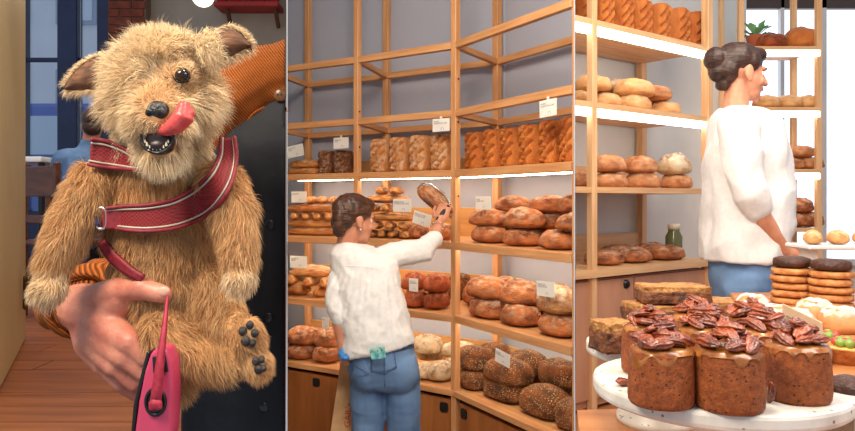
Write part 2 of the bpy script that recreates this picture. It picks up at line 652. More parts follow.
def bay_line(i, off0, off1, z0, z1, name, m, fr=(0, 1), parent=unit, bev=0.002):
    """board along a bay between two offsets (0 front .. 1 rear)"""
    p, q, p2, q2 = BAYS[i]
    L = lambda t, o: (p + (q - p) * t) * (1 - o) + (p2 + (q2 - p2) * t) * o
    a, b, c, d = L(fr[0], off0), L(fr[1], off0), L(fr[1], off1), L(fr[0], off1)
    poly = clip_mid([xy(a), xy(b), xy(c), xy(d)])
    return prism(name, poly, z0, z1, m, parent, xdir=bay_dir(i), bev=bev)

for i in range(3):
    for z in BEAMS:
        bay_line(i, -0.03, 0.04, z - 0.018, z + 0.018, 'rail', OAK)
        bay_line(i, 0.96, 1.03, z - 0.018, z + 0.018, 'rail', OAK)
    for z in SH:
        bay_line(i, 0.02, 1.04, z - 0.022, z, 'shelf', OAK)
        bay_line(i, -0.035, 0.02, z - 0.038, z, 'shelf_edge', OAK)
        bay_line(i, 0.70, 0.75, z - 0.029, z - 0.0225, 'light_strip', LED_FILL, bev=0)  # rear strips added to brighten the wall under each shelf
        bay_line(i, 0.03, 0.055, z - 0.031, z - 0.0225, 'light_strip', LED_FILL, bev=0)  # real under the top shelf; added under the lower ones to brighten loaves
    for z, hgt in ((SH[0], 0.10), (SH[1], 0.17), (SH[2], 0.15), (BASE, 0.15)):
        bay_line(i, 1.0, 1.03, z, z + hgt, 'back_board', OAK_BACK)
for i, (pt, pt2) in enumerate(((A, A2), (B, B2), (C, C2))):
    for z in BEAMS + [SH[1] - 0.03]:
        if i == 0 and z > 0:
            poly = clip_mid([(pt.x - 0.016, pt.y), (pt.x + 0.016, pt.y), (pt2.x + 0.016, pt2.y), (pt2.x - 0.016, pt2.y)])
            prism('cross_rail', poly, z - 0.017, z + 0.017, OAK, unit, xdir=(pt2 - pt))
        else:
            beam('cross_rail', (pt.x, pt.y, z), (pt2.x, pt2.y, z), 0.03, 0.034, OAK, unit)

# base cabinets and the plank on top of them
top = thing('counter_plank', 'oak counter plank running under the lowest loaves, on the base cabinets', 'counter', (0, 3.9, BASE - 0.03))
for i in range(3):
    bay_line(i, -0.05, 1.03, BASE - 0.03, BASE, 'plank', OAK, parent=top)
CABL = ['oak base cabinet under the large crusty loaves, beside the paper bag',
        'oak base cabinet directly behind the legs of the woman in jeans',
        'oak base cabinet with a round finger hole, under the seeded loaves']
for i in range(3):
    p, q, p2, q2 = BAYS[i]
    cab = thing('base_cabinet', CABL[i], 'cabinet', ((p.x + q.x) / 2, (p.y + q.y) / 2 + 0.15, 0.0))
    bay_line(i, 0.06, 1.0, 0.02, BASE - 0.05, 'body', mat('dark_carcass', (58, 34, 20), rough=0.7), fr=(0.02, 0.98), parent=cab)
    dr = bay_line(i, -0.01, 0.05, 0.06, BASE - 0.055, 'door', OAK_DOOR, fr=(0.045, 0.955), parent=cab)
    # finger hole in the door
    t = {0: 0.55, 1: 0.9, 2: 0.10}[i]
    c = p + (q - p) * t - bay_in(i) * 0.006
    d = bay_dir(i)
    V = []
    w, h = 0.026, 0.026
    N = 18
    for yy in (0.0, 0.012):
        for k in range(N):
            a = 2 * math.pi * k / N
            ca, sa = math.cos(a), math.sin(a)
            u = math.copysign(abs(ca) ** 0.5, ca) * w; v_ = math.copysign(abs(sa) ** 0.5, sa) * h
            q_ = c + d * u - bay_in(i) * (0.004 - yy)
            V.append((q_.x, q_.y, BASE - 0.10 + v_))
    Fc = [tuple(range(N)), tuple(range(2 * N - 1, N - 1, -1))] + [(k, N + k, N + (k + 1) % N, (k + 1) % N) for k in range(N)]
    link('finger_hole', mesh('finger_hole', V, Fc), BLACK, cab)

# ------------------------------------------------------------------ loaves
def loaf_mesh(name, n=2.4, cs=2.1, flat=0.35, slashes=(), seed=0.0, bump=0.05, ns=34, nphi=34, bend=0.0, stand=False, nfreq=3.0, lip=0.6):
    V, cut, top = [], [], []
    for i in range(ns + 1):
        s = -math.cos(math.pi * (0.02 + 0.96 * i / ns))
        r = max((1 - abs(s) ** n) ** (1 / n), 0.03)
        for j in range(nphi):
            a = 2 * math.pi * j / nphi
            ca, sa = math.cos(a), math.sin(a)
            y = 0.5 * r * math.copysign(abs(ca) ** (2 / cs), ca)
            z = r * math.copysign(abs(sa) ** (2 / cs), sa)
            if z < 0: z *= flat
            x = 0.5 * s
            nz = noise.noise(Vector((x * nfreq + seed, y * nfreq * 0.8 + seed * 1.7, z * nfreq * 0.7)))
            k = 1 + bump * nz * 2
            y *= k; z = z * k if z > 0 else z
            z += bump * 0.3 * noise.noise(Vector((x * 14 + seed, y * 14, z * 9)))
            y += bend * (x * x * 4 - 0.3)
            c = 0.0
            if z > 0.1:
                for (x0, y0, x1, y1, w, dp) in slashes:
                    dx, dy = x1 - x0, y1 - y0
                    L2 = dx * dx + dy * dy
                    t = max(0, min(1, ((x - x0) * dx + (y - y0) * dy) / L2))
                    px, py = x - x0 - t * dx, y - y0 - t * dy
                    dist = math.hypot(px, py)
                    sg = (px * dy - py * dx)
                    g = math.exp(-(dist / w) ** 2)
                    z -= dp * g * min(1, z * 2)
                    if sg > 0:
                        z += lip * dp * math.exp(-((dist - 1.7 * w) / w) ** 2)
                    c = max(c, g)
            V.append((x, y, z)); cut.append(c); top.append(max(0.0, min(1.0, z * 1.3)))
    zmin = min(v[2] for v in V); zmax = max(v[2] for v in V)
    V = [(x, y, (z - zmin) / (zmax - zmin)) for x, y, z in V]
    if stand:   # on its end, the crust towards -Y
        V = [(y, 0.5 - z, x + 0.5) for x, y, z in V]
        zm = min(v[2] for v in V); V = [(x, y, (z - zm)) for x, y, z in V]
    Fc = []
    for i in range(ns):
        for j in range(nphi):
            j2 = (j + 1) % nphi
            Fc.append((i * nphi + j, (i + 1) * nphi + j, (i + 1) * nphi + j2, i * nphi + j2))
    Fc.append(tuple(range(nphi))); Fc.append(tuple(ns * nphi + j for j in range(nphi - 1, -1, -1)))
    me = mesh(name, V, Fc)
    for nm, vals in (('cut', cut), ('top', top)):
        a = me.attributes.new(nm, 'FLOAT', 'POINT'); a.data.foreach_set('value', vals)
    bm = bmesh.new(); bm.from_mesh(me); bmesh.ops.recalc_face_normals(bm, faces=bm.faces[:]); bm.to_mesh(me); bm.free()
    me.polygons.foreach_set('use_smooth', [True] * len(me.polygons))
    return me

def diag(n, ang=0.35, w=0.035, dp=0.12, span=0.42, x0=-0.36, x1=0.36):
    out = []
    for i in range(n):
        x = x0 + (x1 - x0) * i / max(1, n - 1)
        out.append((x - ang / 2, -span, x + ang / 2, span, w, dp))
    return out

BM = {
 'golden': bread_mat('golden_crust', (200, 106, 44), (220, 134, 62), (138, 60, 20), 0.0, rough=0.4),
 'golden_flour': bread_mat('floured_golden_crust', (204, 128, 64), (222, 154, 88), (170, 90, 40), 0.42, rough=0.5),
 'rustic': bread_mat('rustic_crust', (128, 66, 36), (202, 122, 70), (220, 164, 106), 0.42),
 'rustic_pale': bread_mat('pale_floured_crust', (150, 88, 48), (206, 150, 92), (232, 206, 160), 0.85),
 'red': bread_mat('red_brown_crust', (128, 52, 22), (184, 86, 40), (206, 130, 70), 0.12),
 'white': bread_mat('white_floured_crust', (168, 120, 74), (222, 196, 156), (140, 92, 50), 0.9, (240, 230, 212)),
 'bag': bread_mat('baguette_crust', (176, 98, 42), (220, 152, 84), (240, 204, 148), 0.25),
 'bag_flour': bread_mat('floured_baguette_crust', (196, 142, 90), (228, 190, 140), (240, 216, 176), 0.8),
 'olive': bread_mat('olive_stick_crust', (120, 66, 30), (214, 146, 80), (228, 176, 116), 0.2, scale=4.0),
 'seed': bread_mat('seeded_crust', (84, 48, 26), (150, 88, 46), (160, 104, 60), 0.0, seeds=((40, 30, 24), (206, 184, 140)), rough=0.6),
 'rye': bread_mat('dark_seeded_crust', (88, 44, 22), (140, 76, 40), (160, 100, 60), 0.25, seeds=((60, 36, 24), (196, 160, 116)), rough=0.6),
}
LM = {
 'tin': [loaf_mesh('tin_loaf', n=7, cs=4.0, flat=0.6, slashes=diag(4, 0.42, 0.040, 0.28), seed=s, bump=0.035, stand=True, lip=0.15, ns=48, nphi=44) for s in (1.1, 5.3, 9.2)],
 'tinb': [loaf_mesh('tin_loaf', n=7, cs=4.0, flat=0.6, slashes=diag(4, 0.42, 0.040, 0.28), seed=s, bump=0.035, stand=True, lip=0.15, ns=48, nphi=44) for s in (2.1, 6.3, 8.2)],
 'batard': [loaf_mesh('loaf', n=2.6, cs=2.4, flat=0.4, slashes=[(-0.32, -0.06, 0.32, 0.10, 0.05, 0.10)], seed=s, bump=0.06) for s in (3.0, 7.7, 12.2)],
 'rough': [loaf_mesh('loaf', n=3.0, cs=2.6, flat=0.5, slashes=[(-0.3, 0.0, 0.34, 0.05, 0.06, 0.14)], seed=s, bump=0.10) for s in (4.0, 15.7)],
 'seed': [loaf_mesh('loaf', n=3.2, cs=2.6, flat=0.45, slashes=[(-0.3, 0.1, 0.3, 0.12, 0.04, 0.07)], seed=s, bump=0.06) for s in (14.0, 21.7)],
 'bag': [loaf_mesh('baguette', n=2.5, cs=2.0, flat=0.55, slashes=diag(4, 0.24, 0.03, 0.10, 0.3), seed=s, bump=0.04) for s in (31.0, 36.0)],
 'flat': [loaf_mesh('flat_loaf', n=3.0, cs=3.0, flat=0.5, slashes=diag(5, 0.1, 0.03, 0.16), seed=s, bump=0.08) for s in (41.0,)],
 'crack': [loaf_mesh('loaf', n=2.4, cs=2.2, flat=0.35, slashes=[(-0.34, -0.1, 0.3, 0.12, 0.05, 0.16), (0.0, -0.25, 0.2, 0.1, 0.04, 0.12)], seed=s, bump=0.06) for s in (51.0, 55.0)],
}
COUNT = {}
def bay_at(px):
    return 0 if px < 357 else 1 if px < 456 else 2

def shelf_point(px, off, bay=None):
    """plan point on the ray of column px, off metres behind the front edge of the bay"""
    i = bay_at(px) if bay is None else bay
    p, q = BAYS[i][0], BAYS[i][1]
    d, n = bay_dir(i), bay_in(i)
    a = p + n * off
    k = (px - CX) / F
    # a + t d on x = k y
    t = (k * a.y - a.x) / (d.x - k * d.y)
    return a + d * t, i

def put_loaf(kind, mname, px, py_bot, w_px, h_px, off, z, depth, label, group, name='loaf', yaw=0.0, cat='bread', bay=None, tilt=0.0, roll=0.0):
    pt, i = shelf_point(px, off, bay)
    s = pxm(pt.y)
    if z is None:
        z = CH + (HY - py_bot) * s
    var = LM[kind]
    k = COUNT.get(kind, 0); COUNT[kind] = k + 1
    base = var[k % len(var)]
    key = (base.name, mname)
    me = _LOAFMESH.get(key)
    if me is None:
        me = base.copy(); me.materials.append(BM[mname]); _LOAFMESH[key] = me
    o = bpy.data.objects.new(name, me)
    COL.objects.link(o)
    d = bay_dir(i)
    ang = math.atan2(d.y, d.x) + yaw
    # the width the camera sees is foreshortened on a turned bay
    fs = abs(d.x - (pt.x / pt.y) * d.y) if abs(yaw) < 0.6 else 1.0
    sn = math.sqrt(max(0.0, 1 - fs * fs)) * 0.42
    L = max(w_px * s - depth * sn, 0.4 * w_px * s) / max(fs, 0.35) if kind not in ('tin', 'tinb') else w_px * s * (0.92 if i < 2 else 1.02)
    if kind in ('tin', 'tinb'):
        o.scale = (L, depth, h_px * s)
    else:
        if abs(yaw) > 0.6: o.scale = (depth, L, h_px * s)
        else: o.scale = (L, depth, h_px * s * 1.06)
    o.rotation_euler = (roll, tilt, ang)
    o.location = (pt.x, pt.y, z)
    tag(o, label, cat, group)
    # anything reaching a partition ends there
    ext = 0.6 * max(o.scale)
    if pt.x + ext > KR * pt.y: clip_soft(o, KR, True)
    if pt.x - ext < KL * pt.y: clip_soft(o, KL, False)
    return o
_LOAFMESH = {}
def clip_soft(o, k, less):
    W = Matrix.Translation(o.location) @ o.rotation_euler.to_matrix().to_4x4() @ Matrix.Diagonal((*o.scale, 1))
    s = 1 if less else -1
    if max(s * ((W @ v.co).x - k * (W @ v.co).y) for v in o.data.vertices) < -0.003:
        return
    me = o.data.copy(); o.data = me
    bm = bmesh.new(); bm.from_mesh(me); bm.transform(W)
    bmesh.ops.bisect_plane(bm, geom=bm.verts[:] + bm.edges[:] + bm.faces[:], plane_co=Vector((-s * 0.004, 0, 0)), plane_no=Vector((s, -s * k, 0)).normalized(), clear_outer=True)
    ed = [e for e in bm.edges if e.is_boundary]
    if ed: bmesh.ops.holes_fill(bm, edges=ed)
    bm.transform(W.inverted()); bm.to_mesh(me); bm.free(); me.update()

ORD = ['first', 'second', 'third', 'fourth', 'fifth', 'sixth', 'seventh', 'eighth']
LEVEL = ['lowest', 'second lowest', 'middle', 'second highest', 'highest']
def row(items, kind, mname, off, z, depth, label, group, name='loaf', yaw=0.0, bay=None, jit=0.08):
    out = []
    rev = '{r}' in label
    for q, (px, w, h) in enumerate(items):
        lab = label.replace('{n}', ORD[q]).replace('{r}', ORD[len(items) - 1 - q])
        j = random.uniform(-jit, jit)
        out.append(put_loaf(kind, mname, px, 0, w, h, off + random.uniform(-0.01, 0.01), z, depth, lab, group, name, yaw + j, bay=bay))
    return out

G = {}
# top shelf
put_loaf('flat', 'bag', 305, 0, 37, 7.5, 0.13, SH[0], 0.12, 'flat ridged golden bread, lower of two on the top shelf', None, 'flat_bread')
put_loaf('flat', 'bag', 306, 0, 34, 8.5, 0.13, SH[0] + 0.040, 0.12, 'flat ridged golden bread, upper of two on the top shelf', None, 'flat_bread')
row([(328, 14, 24), (343, 15, 24)], 'tin', 'rye', 0.16, SH[0], 0.14, 'dark seed-crusted tin loaf, {n} from the flat golden bread on the top shelf', 'dark seeded tin loaves', 'tin_loaf', jit=0.02)
row([(381, 20.5, 34), (400, 20, 35), (420, 21.5, 36.5), (442, 22, 37)], 'tin', 'golden_flour', 0.10, SH[0], 0.115, 'flour-dusted slashed tin loaf between two front posts, {n} from the dark seeded loaves', 'floured tin loaves on the top shelf', 'tin_loaf', jit=0.05)
row([(476, 19, 38.5), (494, 18.5, 40), (512, 19, 41), (531, 20, 42.5), (552, 22, 45), (572, 20, 47)], 'tinb', 'golden', 0.13, SH[0], 0.115, 'glossy golden slashed tin loaf on the angled bay, {n} from the corner post', 'golden tin loaves on the angled bay', 'tin_loaf', jit=0.04)
# second shelf: baguettes stacked crosswise (log pile by the wall end)
def pile(zs, defs, grp, labs):
    for lev, (kind, mname, yaw, items, depth, off) in enumerate(defs):
        for q, (px, w, h) in enumerate(items):
            lab = (labs[0] if abs(yaw) < 0.6 else labs[1]).replace('{l}', LEVEL[lev]).replace('{n}', ORD[q]).replace('{r}', ORD[len(items) - 1 - q])
            put_loaf(kind, mname, px, 0, w, h * 0.88, off + random.uniform(-0.01, 0.01), zs + sum(pile.hs[:lev]), depth, lab, grp, 'baguette', yaw + random.uniform(-0.05, 0.05))
pile.hs = [0.045, 0.046, 0.050, 0.050, 0.05]
pile(SH[1], [('bag', 'bag', 0.0, [(312, 56, 9)], 0.09, 0.10), ('bag', 'bag', 0.0, [(311, 52, 9.5)], 0.09, 0.11),
             ('bag', 'bag', 2.1, [(297, 11, 9.5), (308.5, 11, 10), (320.5, 11, 10), (331, 10, 10)], 0.26, 0.16), ('bag', 'bag', 0.0, [(312, 54, 9)], 0.08, 0.10),
             ('bag', 'bag', 2.1, [(301, 9, 8), (312, 12, 9), (323, 11, 9.5), (334, 10, 9)], 0.24, 0.16)],
     'baguettes in the crosswise pile behind the bun of hair', ['golden baguette lying lengthwise, {l} layer of the pile behind the hair bun', 'golden baguette end-on, {l} layer of the pile, {r} from the hair bun'])
pile.hs = [0.048, 0.048, 0.050, 0.052, 0.05]
pile(SH[1], [('bag', 'olive', 2.1, [(373, 11, 9), (384, 11, 9.5), (394, 11, 9.5), (406, 13, 10)], 0.24, 0.14), ('bag', 'olive', 2.1, [(377, 12, 9.5), (391, 12, 9.5), (404.5, 12, 9)], 0.24, 0.14),
             ('bag', 'olive', 0.0, [(392, 50, 9.5)], 0.09, 0.09), ('bag', 'olive', 2.1, [(375, 12, 9.5), (387, 13, 10)], 0.24, 0.14), ('bag', 'olive', 0.0, [(386, 48, 9.5)], 0.08, 0.10)],
     'olive sticks in the pile above the shoulder', ['knobbly olive stick lying lengthwise, {l} layer of the pile facing the woman', 'knobbly olive stick end-on, {l} layer of the pile, {n} from the woman\'s face'])
row([(382, 12, 8.5), (397, 12.5, 8)], 'bag', 'olive', 0.15, SH[1] + 0.247, 0.22, 'knobbly olive stick end-on at the very top of its pile, {n} from the hair', 'topmost olive sticks', 'baguette', yaw=2.1)
row([(420, 22, 15), (443, 20, 17)], 'batard', 'rustic', 0.14, SH[1], 0.15, 'crusty brown loaf behind the raised forearm, {r} from the corner post', 'loaves behind the raised forearm')
# second shelf, angled bay
LB = 0.17
row([(490, 35, 18), (523, 37, 19), (560, 40, 20)], 'batard', 'rustic', 0.12, SH[1], LB, 'flour-dusted rustic loaf, bottom row on the angled middle shelf, {n} from the corner post', 'rustic loaves, bottom row')
row([(509, 34, 18), (545, 36, 18)], 'batard', 'rustic', 0.30, SH[1], LB, 'rustic loaf at the rear of the angled middle shelf, {n} from the corner post', 'rustic loaves, rear row')
row([(489, 37, 18), (524, 42, 21), (573, 26, 18)], 'batard', 'rustic', 0.12, SH[1] + 0.082, LB, 'reddish rustic loaf, middle row on the angled middle shelf, {n} from the corner post', 'rustic loaves, middle row')
row([(552, 36, 18)], 'batard', 'rustic', 0.27, SH[1] + 0.078, LB, 'dark rustic loaf wedged behind the middle row of the heap', None)
row([(514, 36, 17), (549, 40, 18), (574, 26, 20)], 'batard', 'rustic', 0.26, SH[1] + 0.150, LB, 'flour-dusted rustic loaf, top row on the angled middle shelf, {n} from the corner post', 'rustic loaves, top row')
# third shelf: baguettes by the wall end
row([(298, 26, 15), (322, 14, 11)], 'bag', 'bag', 0.12, SH[2], 0.14, 'short golden roll on the shelf behind the woman\'s elbow, {r} from her sleeve', 'rolls behind the elbow', 'baguette')
row([(294, 14, 13), (312, 15, 11), (326, 11, 11)], 'bag', 'bag', 0.13, SH[2] + 0.062, 0.24, 'short baguette end-on behind the woman\'s elbow, {r} from her sleeve', 'short baguettes behind the elbow', 'baguette', yaw=2.1)
row([(309, 40, 9)], 'bag', 'bag', 0.09, SH[2] + 0.118, 0.08, 'golden baguette lying along the pile behind the woman\'s upper sleeve', None, 'baguette')
row([(313, 42, 9)], 'bag', 'bag_flour', 0.20, SH[2] + 0.125, 0.08, 'pale floured baguette at the top of the pile behind the upper sleeve', None, 'baguette')
# third shelf, behind the woman
row([(416, 26, 18), (437, 26, 18)], 'batard', 'red', 0.11, SH[2], 0.17, 'smooth red-brown loaf, bottom row, {n} from the white blouse', 'red-brown loaves, bottom row')
row([(415, 26, 18), (437, 27, 19)], 'batard', 'red', 0.12, SH[2] + 0.088, 0.17, 'smooth red-brown loaf, top row, {n} from the white blouse', 'red-brown loaves, top row')
row([(459, 18, 26)], 'seed', 'rye', 0.30, SH[2], 0.17, 'grey-brown seeded loaf half hidden behind the front post', None)
# third shelf, angled bay
row([(489, 40, 21), (521, 39, 23), (561, 44, 24)], 'batard', 'rustic', 0.12, SH[2], LB, 'glossy brown rustic loaf, bottom row on the angled lower shelf, {n} from the corner post', 'brown rustic loaves, bottom row')
row([(480, 30, 22), (512, 34, 24), (548, 34, 22)], 'rough', 'rustic', 0.30, SH[2], LB, 'rough dark loaf, rear row on the angled lower shelf, {n} from the corner post', 'rough rear loaves, lower')
row([(510, 34, 17), (554, 34, 18)], 'rough', 'rustic', 0.31, SH[2] + 0.094, LB, 'dark craggy loaf sticking up behind the angled lower shelf, {n} from the corner post', 'craggy rear loaves')
row([(488, 43, 22), (522, 42, 25)], 'batard', 'rustic', 0.13, SH[2] + 0.088, LB, 'glossy brown rustic loaf, top row on the angled lower shelf, {n} from the corner post', 'brown rustic loaves, top row')
row([(560, 46, 28)], 'batard', 'rustic_pale', 0.11, SH[2] + 0.094, LB, 'pale flour-crusted loaf on top, at the panel edge of the lower angled shelf', None)
# counter plank, by the wall end
row([(303, 31, 16), (329, 28, 17)], 'rough', 'rustic', 0.12, BASE, 0.2, 'large crusty loaf, bottom row above the plain cabinet, {r} from the lowered hand', 'crusty loaves, bottom row')
row([(305, 33, 18), (331, 30, 19)], 'rough', 'rustic', 0.13, BASE + 0.082, 0.2, 'large crusty loaf, top row above the plain cabinet, {r} from the lowered hand', 'crusty loaves, top row')
row([(318, 30, 18)], 'rough', 'rustic', 0.32, BASE + 0.03, 0.17, 'dark crusty loaf at the rear behind the paper bag', None)
# counter plank, behind the woman
row([(424, 24, 16), (441, 27, 19)], 'crack', 'white', 0.11, BASE, 0.17, 'flour-white cracked loaf, bottom row, {n} from the jeans', 'white loaves, bottom row')
row([(430, 30, 17)], 'crack', 'white', 0.30, BASE + 0.05, 0.17, 'flour-white cracked loaf at the rear beside the jeans', None)
row([(428, 32, 19)], 'crack', 'white', 0.22, BASE + 0.105, 0.17, 'flour-white cracked loaf on top, just beside the back pocket', None)
row([(461, 42, 16)], 'crack', 'white', 0.26, BASE + 0.10, 0.17, 'flour-white cracked loaf on top, half behind the front post', None, bay=1)
row([(456, 26, 20)], 'crack', 'white', 0.24, BASE, 0.17, 'flour-white cracked loaf at the bottom, behind the front post', None, bay=1)
# counter plank, angled bay
row([(476, 31, 18), (507, 44, 23), (546, 47, 29), (578, 40, 30)], 'seed', 'seed', 0.12, BASE, 0.18, 'seed-crusted loaf, front bottom row above the cabinets, {n} from the corner post', 'seeded loaves, bottom row')
row([(492, 34, 18), (526, 36, 20), (563, 40, 24)], 'seed', 'seed', 0.30, BASE, 0.17, 'seed-crusted loaf, bottom rear row above the cabinets, {n} from the corner post', 'seeded loaves, bottom rear row')
row([(475, 33, 23), (509, 44, 24)], 'seed', 'seed', 0.13, BASE + 0.082, 0.18, 'seed-crusted loaf, front top row above the cabinets, {n} from the corner post', 'seeded loaves, top row')
row([(494, 28, 18), (528, 38, 23), (562, 46, 26)], 'seed', 'seed', 0.30, BASE + 0.088, 0.17, 'seed-crusted loaf, top rear row above the cabinets, {n} from the corner post', 'seeded loaves, top rear row')

# ------------------------------------------------------------------ price cards
def sign(px, py, w, h, off, lines, label, roll=0.0, yaw=0.0, bay=None, hang=False, fade=False, inset=None, name='price_card', z0=None):
    pt, i = shelf_point(px, off, bay)
    s = pxm(pt.y)
    d = bay_dir(i)
    fs = abs(d.x - (pt.x / pt.y) * d.y)
    W, H = w * s / fs, h * s
    x = Vector((d.x * math.cos(yaw) - d.y * math.sin(yaw), d.x * math.sin(yaw) + d.y * math.cos(yaw), 0))
    zc = CH + (HY - py) * s
    M = Matrix.Translation((pt.x, pt.y, zc)) @ axes(x, (0, 0, 1)) @ Matrix.Rotation(roll, 4, 'Y')
    M = M @ Matrix.Rotation(math.radians(90), 4, 'X')   # card plane: local X right, Y up, Z to viewer
    t = thing(name, label, 'sign', (pt.x, pt.y, zc - H / 2))
    me = bevel(box_mesh('card', -W / 2, W / 2, -H / 2, H / 2, -0.0008, 0.0008), 0.0003, 1)
    link('card', me, CARD, t, M=M)
    tm = text_mesh(lines, H * 0.155, 'LEFT', 0.85).copy()
    tw = max((v.co.x for v in tm.vertices), default=1)
    sc = min(1.0, W * 0.82 / max(tw, 1e-6))
    link('lettering', tm, INK, t, M=M @ Matrix.Translation((-W * 0.43, H * 0.22, 0.0012)) @ Matrix.Diagonal((sc, 1, 1, 1)))
    am = arc_mesh('loaf_drawing', H * 0.12, H * 0.022, -30, 210)
    link('loaf_drawing', am, GREYINK, t, M=M @ Matrix.Translation((W * 0.08, -H * 0.34, 0.0012)))
    if hang:
        link('clip', box_mesh('clip', -0.006, 0.006, H / 2 - 0.004, H / 2 + 0.012, -0.003, 0.002), CARD, t, M=M)
    else:
        link('stake', box_mesh('stake', -0.0015, 0.0015, -H / 2 - 0.05, -H / 2 + 0.01, -0.003, -0.0009), STEEL, t, M=M)
    return t
sign(441, 125, 17, 13, -0.022, 'WHITE\nSANDWICH LOAF', 'white card WHITE SANDWICH LOAF hanging above the floured tin loaves', hang=True)
sign(548, 108, 17, 17, -0.022, 'WHITE\nSANDWICH LOAF', 'white card WHITE SANDWICH LOAF hanging above the golden tin loaves', hang=True, roll=-0.02)
sign(295.5, 151, 16, 12, 0.03, 'FOCACCIA\nLOAF', 'tilted white card in front of the flat golden bread', roll=-0.15)
sign(341, 143, 15, 11, 0.06, 'DARK RYE\nLOAF', 'white card standing above the dark seeded tin loaves', hang=True)
sign(299, 197, 15, 11, 0.02, 'BAGUETTE', 'white card in the pile of baguettes by the hair bun')
sign(402, 205.5, 18, 13, 0.02, 'GREEN OLIVE\nSOURDOUGH STICK', 'white card in the olive stick pile facing the woman')
sign(422, 219, 18, 13, 0.03, 'FRENCH DARK\nSOURDOUGH', 'tilted white card just behind the raised forearm', roll=0.24)
sign(483, 203, 15, 13, 0.03, 'WHITE\nSOURDOUGH', 'white card WHITE SOURDOUGH behind the rustic loaves by the post')
sign(298.5, 262, 17, 12, 0.03, 'BAGUETTE\nLARGE', 'white card above the pale floured baguette by the sleeve')
sign(413.5, 285, 9, 13, 0.03, 'POTATO\nROSEMARY', 'narrow white card in front of the red-brown loaves')
sign(545.5, 289, 18, 15, 0.005, 'WASTE LESS\nSOURDOUGH', 'white card WASTE LESS SOURDOUGH above the pale flour-crusted loaf', roll=-0.03)
sign(502.5, 358, 14.5, 13.5, 0.005, 'SEEDED\nSOURDOUGH', 'grey-white tilted card SEEDED SOURDOUGH in the seeded loaves', roll=0.12)
sign(325.5, 323, 7, 11, 0.0, 'RYE', 'small card beside the sleeve cuff above the crusty loaves')

# ------------------------------------------------------------------ people
SKIN = mat('skin', (196, 130, 100), (210, 146, 116), scale=30, rough=0.5, sss=0.12, bump=0.05, bscale=200)
SKIN_RUDDY = mat('ruddy_skin', (182, 106, 86), (210, 140, 116), scale=26, rough=0.45, sss=0.15, bump=0.12, bscale=160)
HAIR = mat('brown_hair', (38, 20, 12), (92, 52, 30), scale=9, stretch=(3, 3, 14), rough=0.38, bump=0.5, bscale=12, detail=5, jitter=False)
HAIR2 = mat('dark_hair', (30, 16, 12), (66, 36, 24), scale=9, stretch=(3, 3, 12), rough=0.42, bump=0.4, bscale=12, jitter=False)
BLOUSE = mat('white_linen', (226, 224, 224), (234, 232, 231), scale=60, rough=0.85, bump=0.10, bscale=420, detail=2, jitter=False)
DENIM = mat('blue_denim', (70, 100, 142), (112, 144, 184), scale=5, rough=0.8, bump=0.25, bscale=320, detail=6, lo=0.3, hi=0.72, jitter=False)
DENIM_SEAM = mat('denim_seam', (62, 88, 126), (92, 120, 156), scale=30, rough=0.85)
LIPS = mat('lips', (170, 84, 76), rough=0.4)
EYEWHITE = mat('eye_white', (232, 226, 220), rough=0.2)
IRIS = mat('iris', (40, 26, 18), rough=0.15)

def head_prims(M, s=1.0):
    """a head about 0.22 m high; local +Y is the way the face looks, origin between the ears"""
    R = M.to_3x3()
    def c(x, y, z): return M @ Vector((x * s, y * s, z * s))
    def e(p, r): return E(c(*p), tuple(q * s for q in r), R)
    out = [e((0, -0.015, 0.035), (0.070, 0.090, 0.075)), e((0, 0.032, -0.020), (0.056, 0.056, 0.074)),
           e((0, 0.040, -0.070), (0.042, 0.046, 0.034)), e((0, 0.075, -0.090), (0.017, 0.016, 0.014)),
           e((0, 0.074, 0.026), (0.044, 0.018, 0.012)), e((0.034, 0.062, -0.026), (0.022, 0.020, 0.020)), e((-0.034, 0.062, -0.026), (0.022, 0.020, 0.020)),
           e((0, 0.082, -0.050), (0.024, 0.015, 0.014)),
           T([c(0, 0.084, 0.016), c(0, 0.100, -0.008), c(0, 0.108, -0.026)], [0.008 * s, 0.009 * s, 0.012 * s], 10),
           e((0.010, 0.094, -0.028), (0.008, 0.010, 0.007)), e((-0.010, 0.094, -0.028), (0.008, 0.010, 0.007))]
    for sx in (-1, 1):
        out += [e((sx * 0.070, -0.008, -0.006), (0.009, 0.019, 0.030)), e((sx * 0.070, 0.000, -0.030), (0.008, 0.009, 0.011))]
    return out

def face_parts(M, s, parent):
    R = M.to_3x3()
    def c(x, y, z): return M @ Vector((x * s, y * s, z * s))
    for sx in (-1, 1):
        v, f = E(c(sx * 0.030, 0.0655, 0.004), 0.0120 * s, R, 12, 8)
        ew = link('eye', mesh('eye', v, f), EYEWHITE, parent, smooth=True)
        v, f = E(c(sx * 0.030, 0.0745, 0.004), (0.006 * s, 0.0042 * s, 0.006 * s), R, 10, 6)
        ir = link('iris', mesh('iris', v, f), IRIS, ew, smooth=True)
        v, f = T([c(sx * 0.014, 0.090, 0.022), c(sx * 0.030, 0.089, 0.028), c(sx * 0.046, 0.078, 0.024)], [0.003 * s, 0.0035 * s, 0.002 * s], 8)
        link('eyebrow', mesh('eyebrow', v, f), HAIR, parent, smooth=True)
    v, f = T([c(-0.018, 0.088, -0.052), c(0, 0.0965, -0.051), c(0.018, 0.088, -0.052)], [0.003 * s, 0.0065 * s, 0.003 * s], 8)
    link('lips', mesh('lips', v, f), LIPS, parent, smooth=True)

def finger(pts, r0, r1):
    return T(pts, [r0 + (r1 - r0) * i / (len(pts) - 1) for i in range(len(pts))], 10)

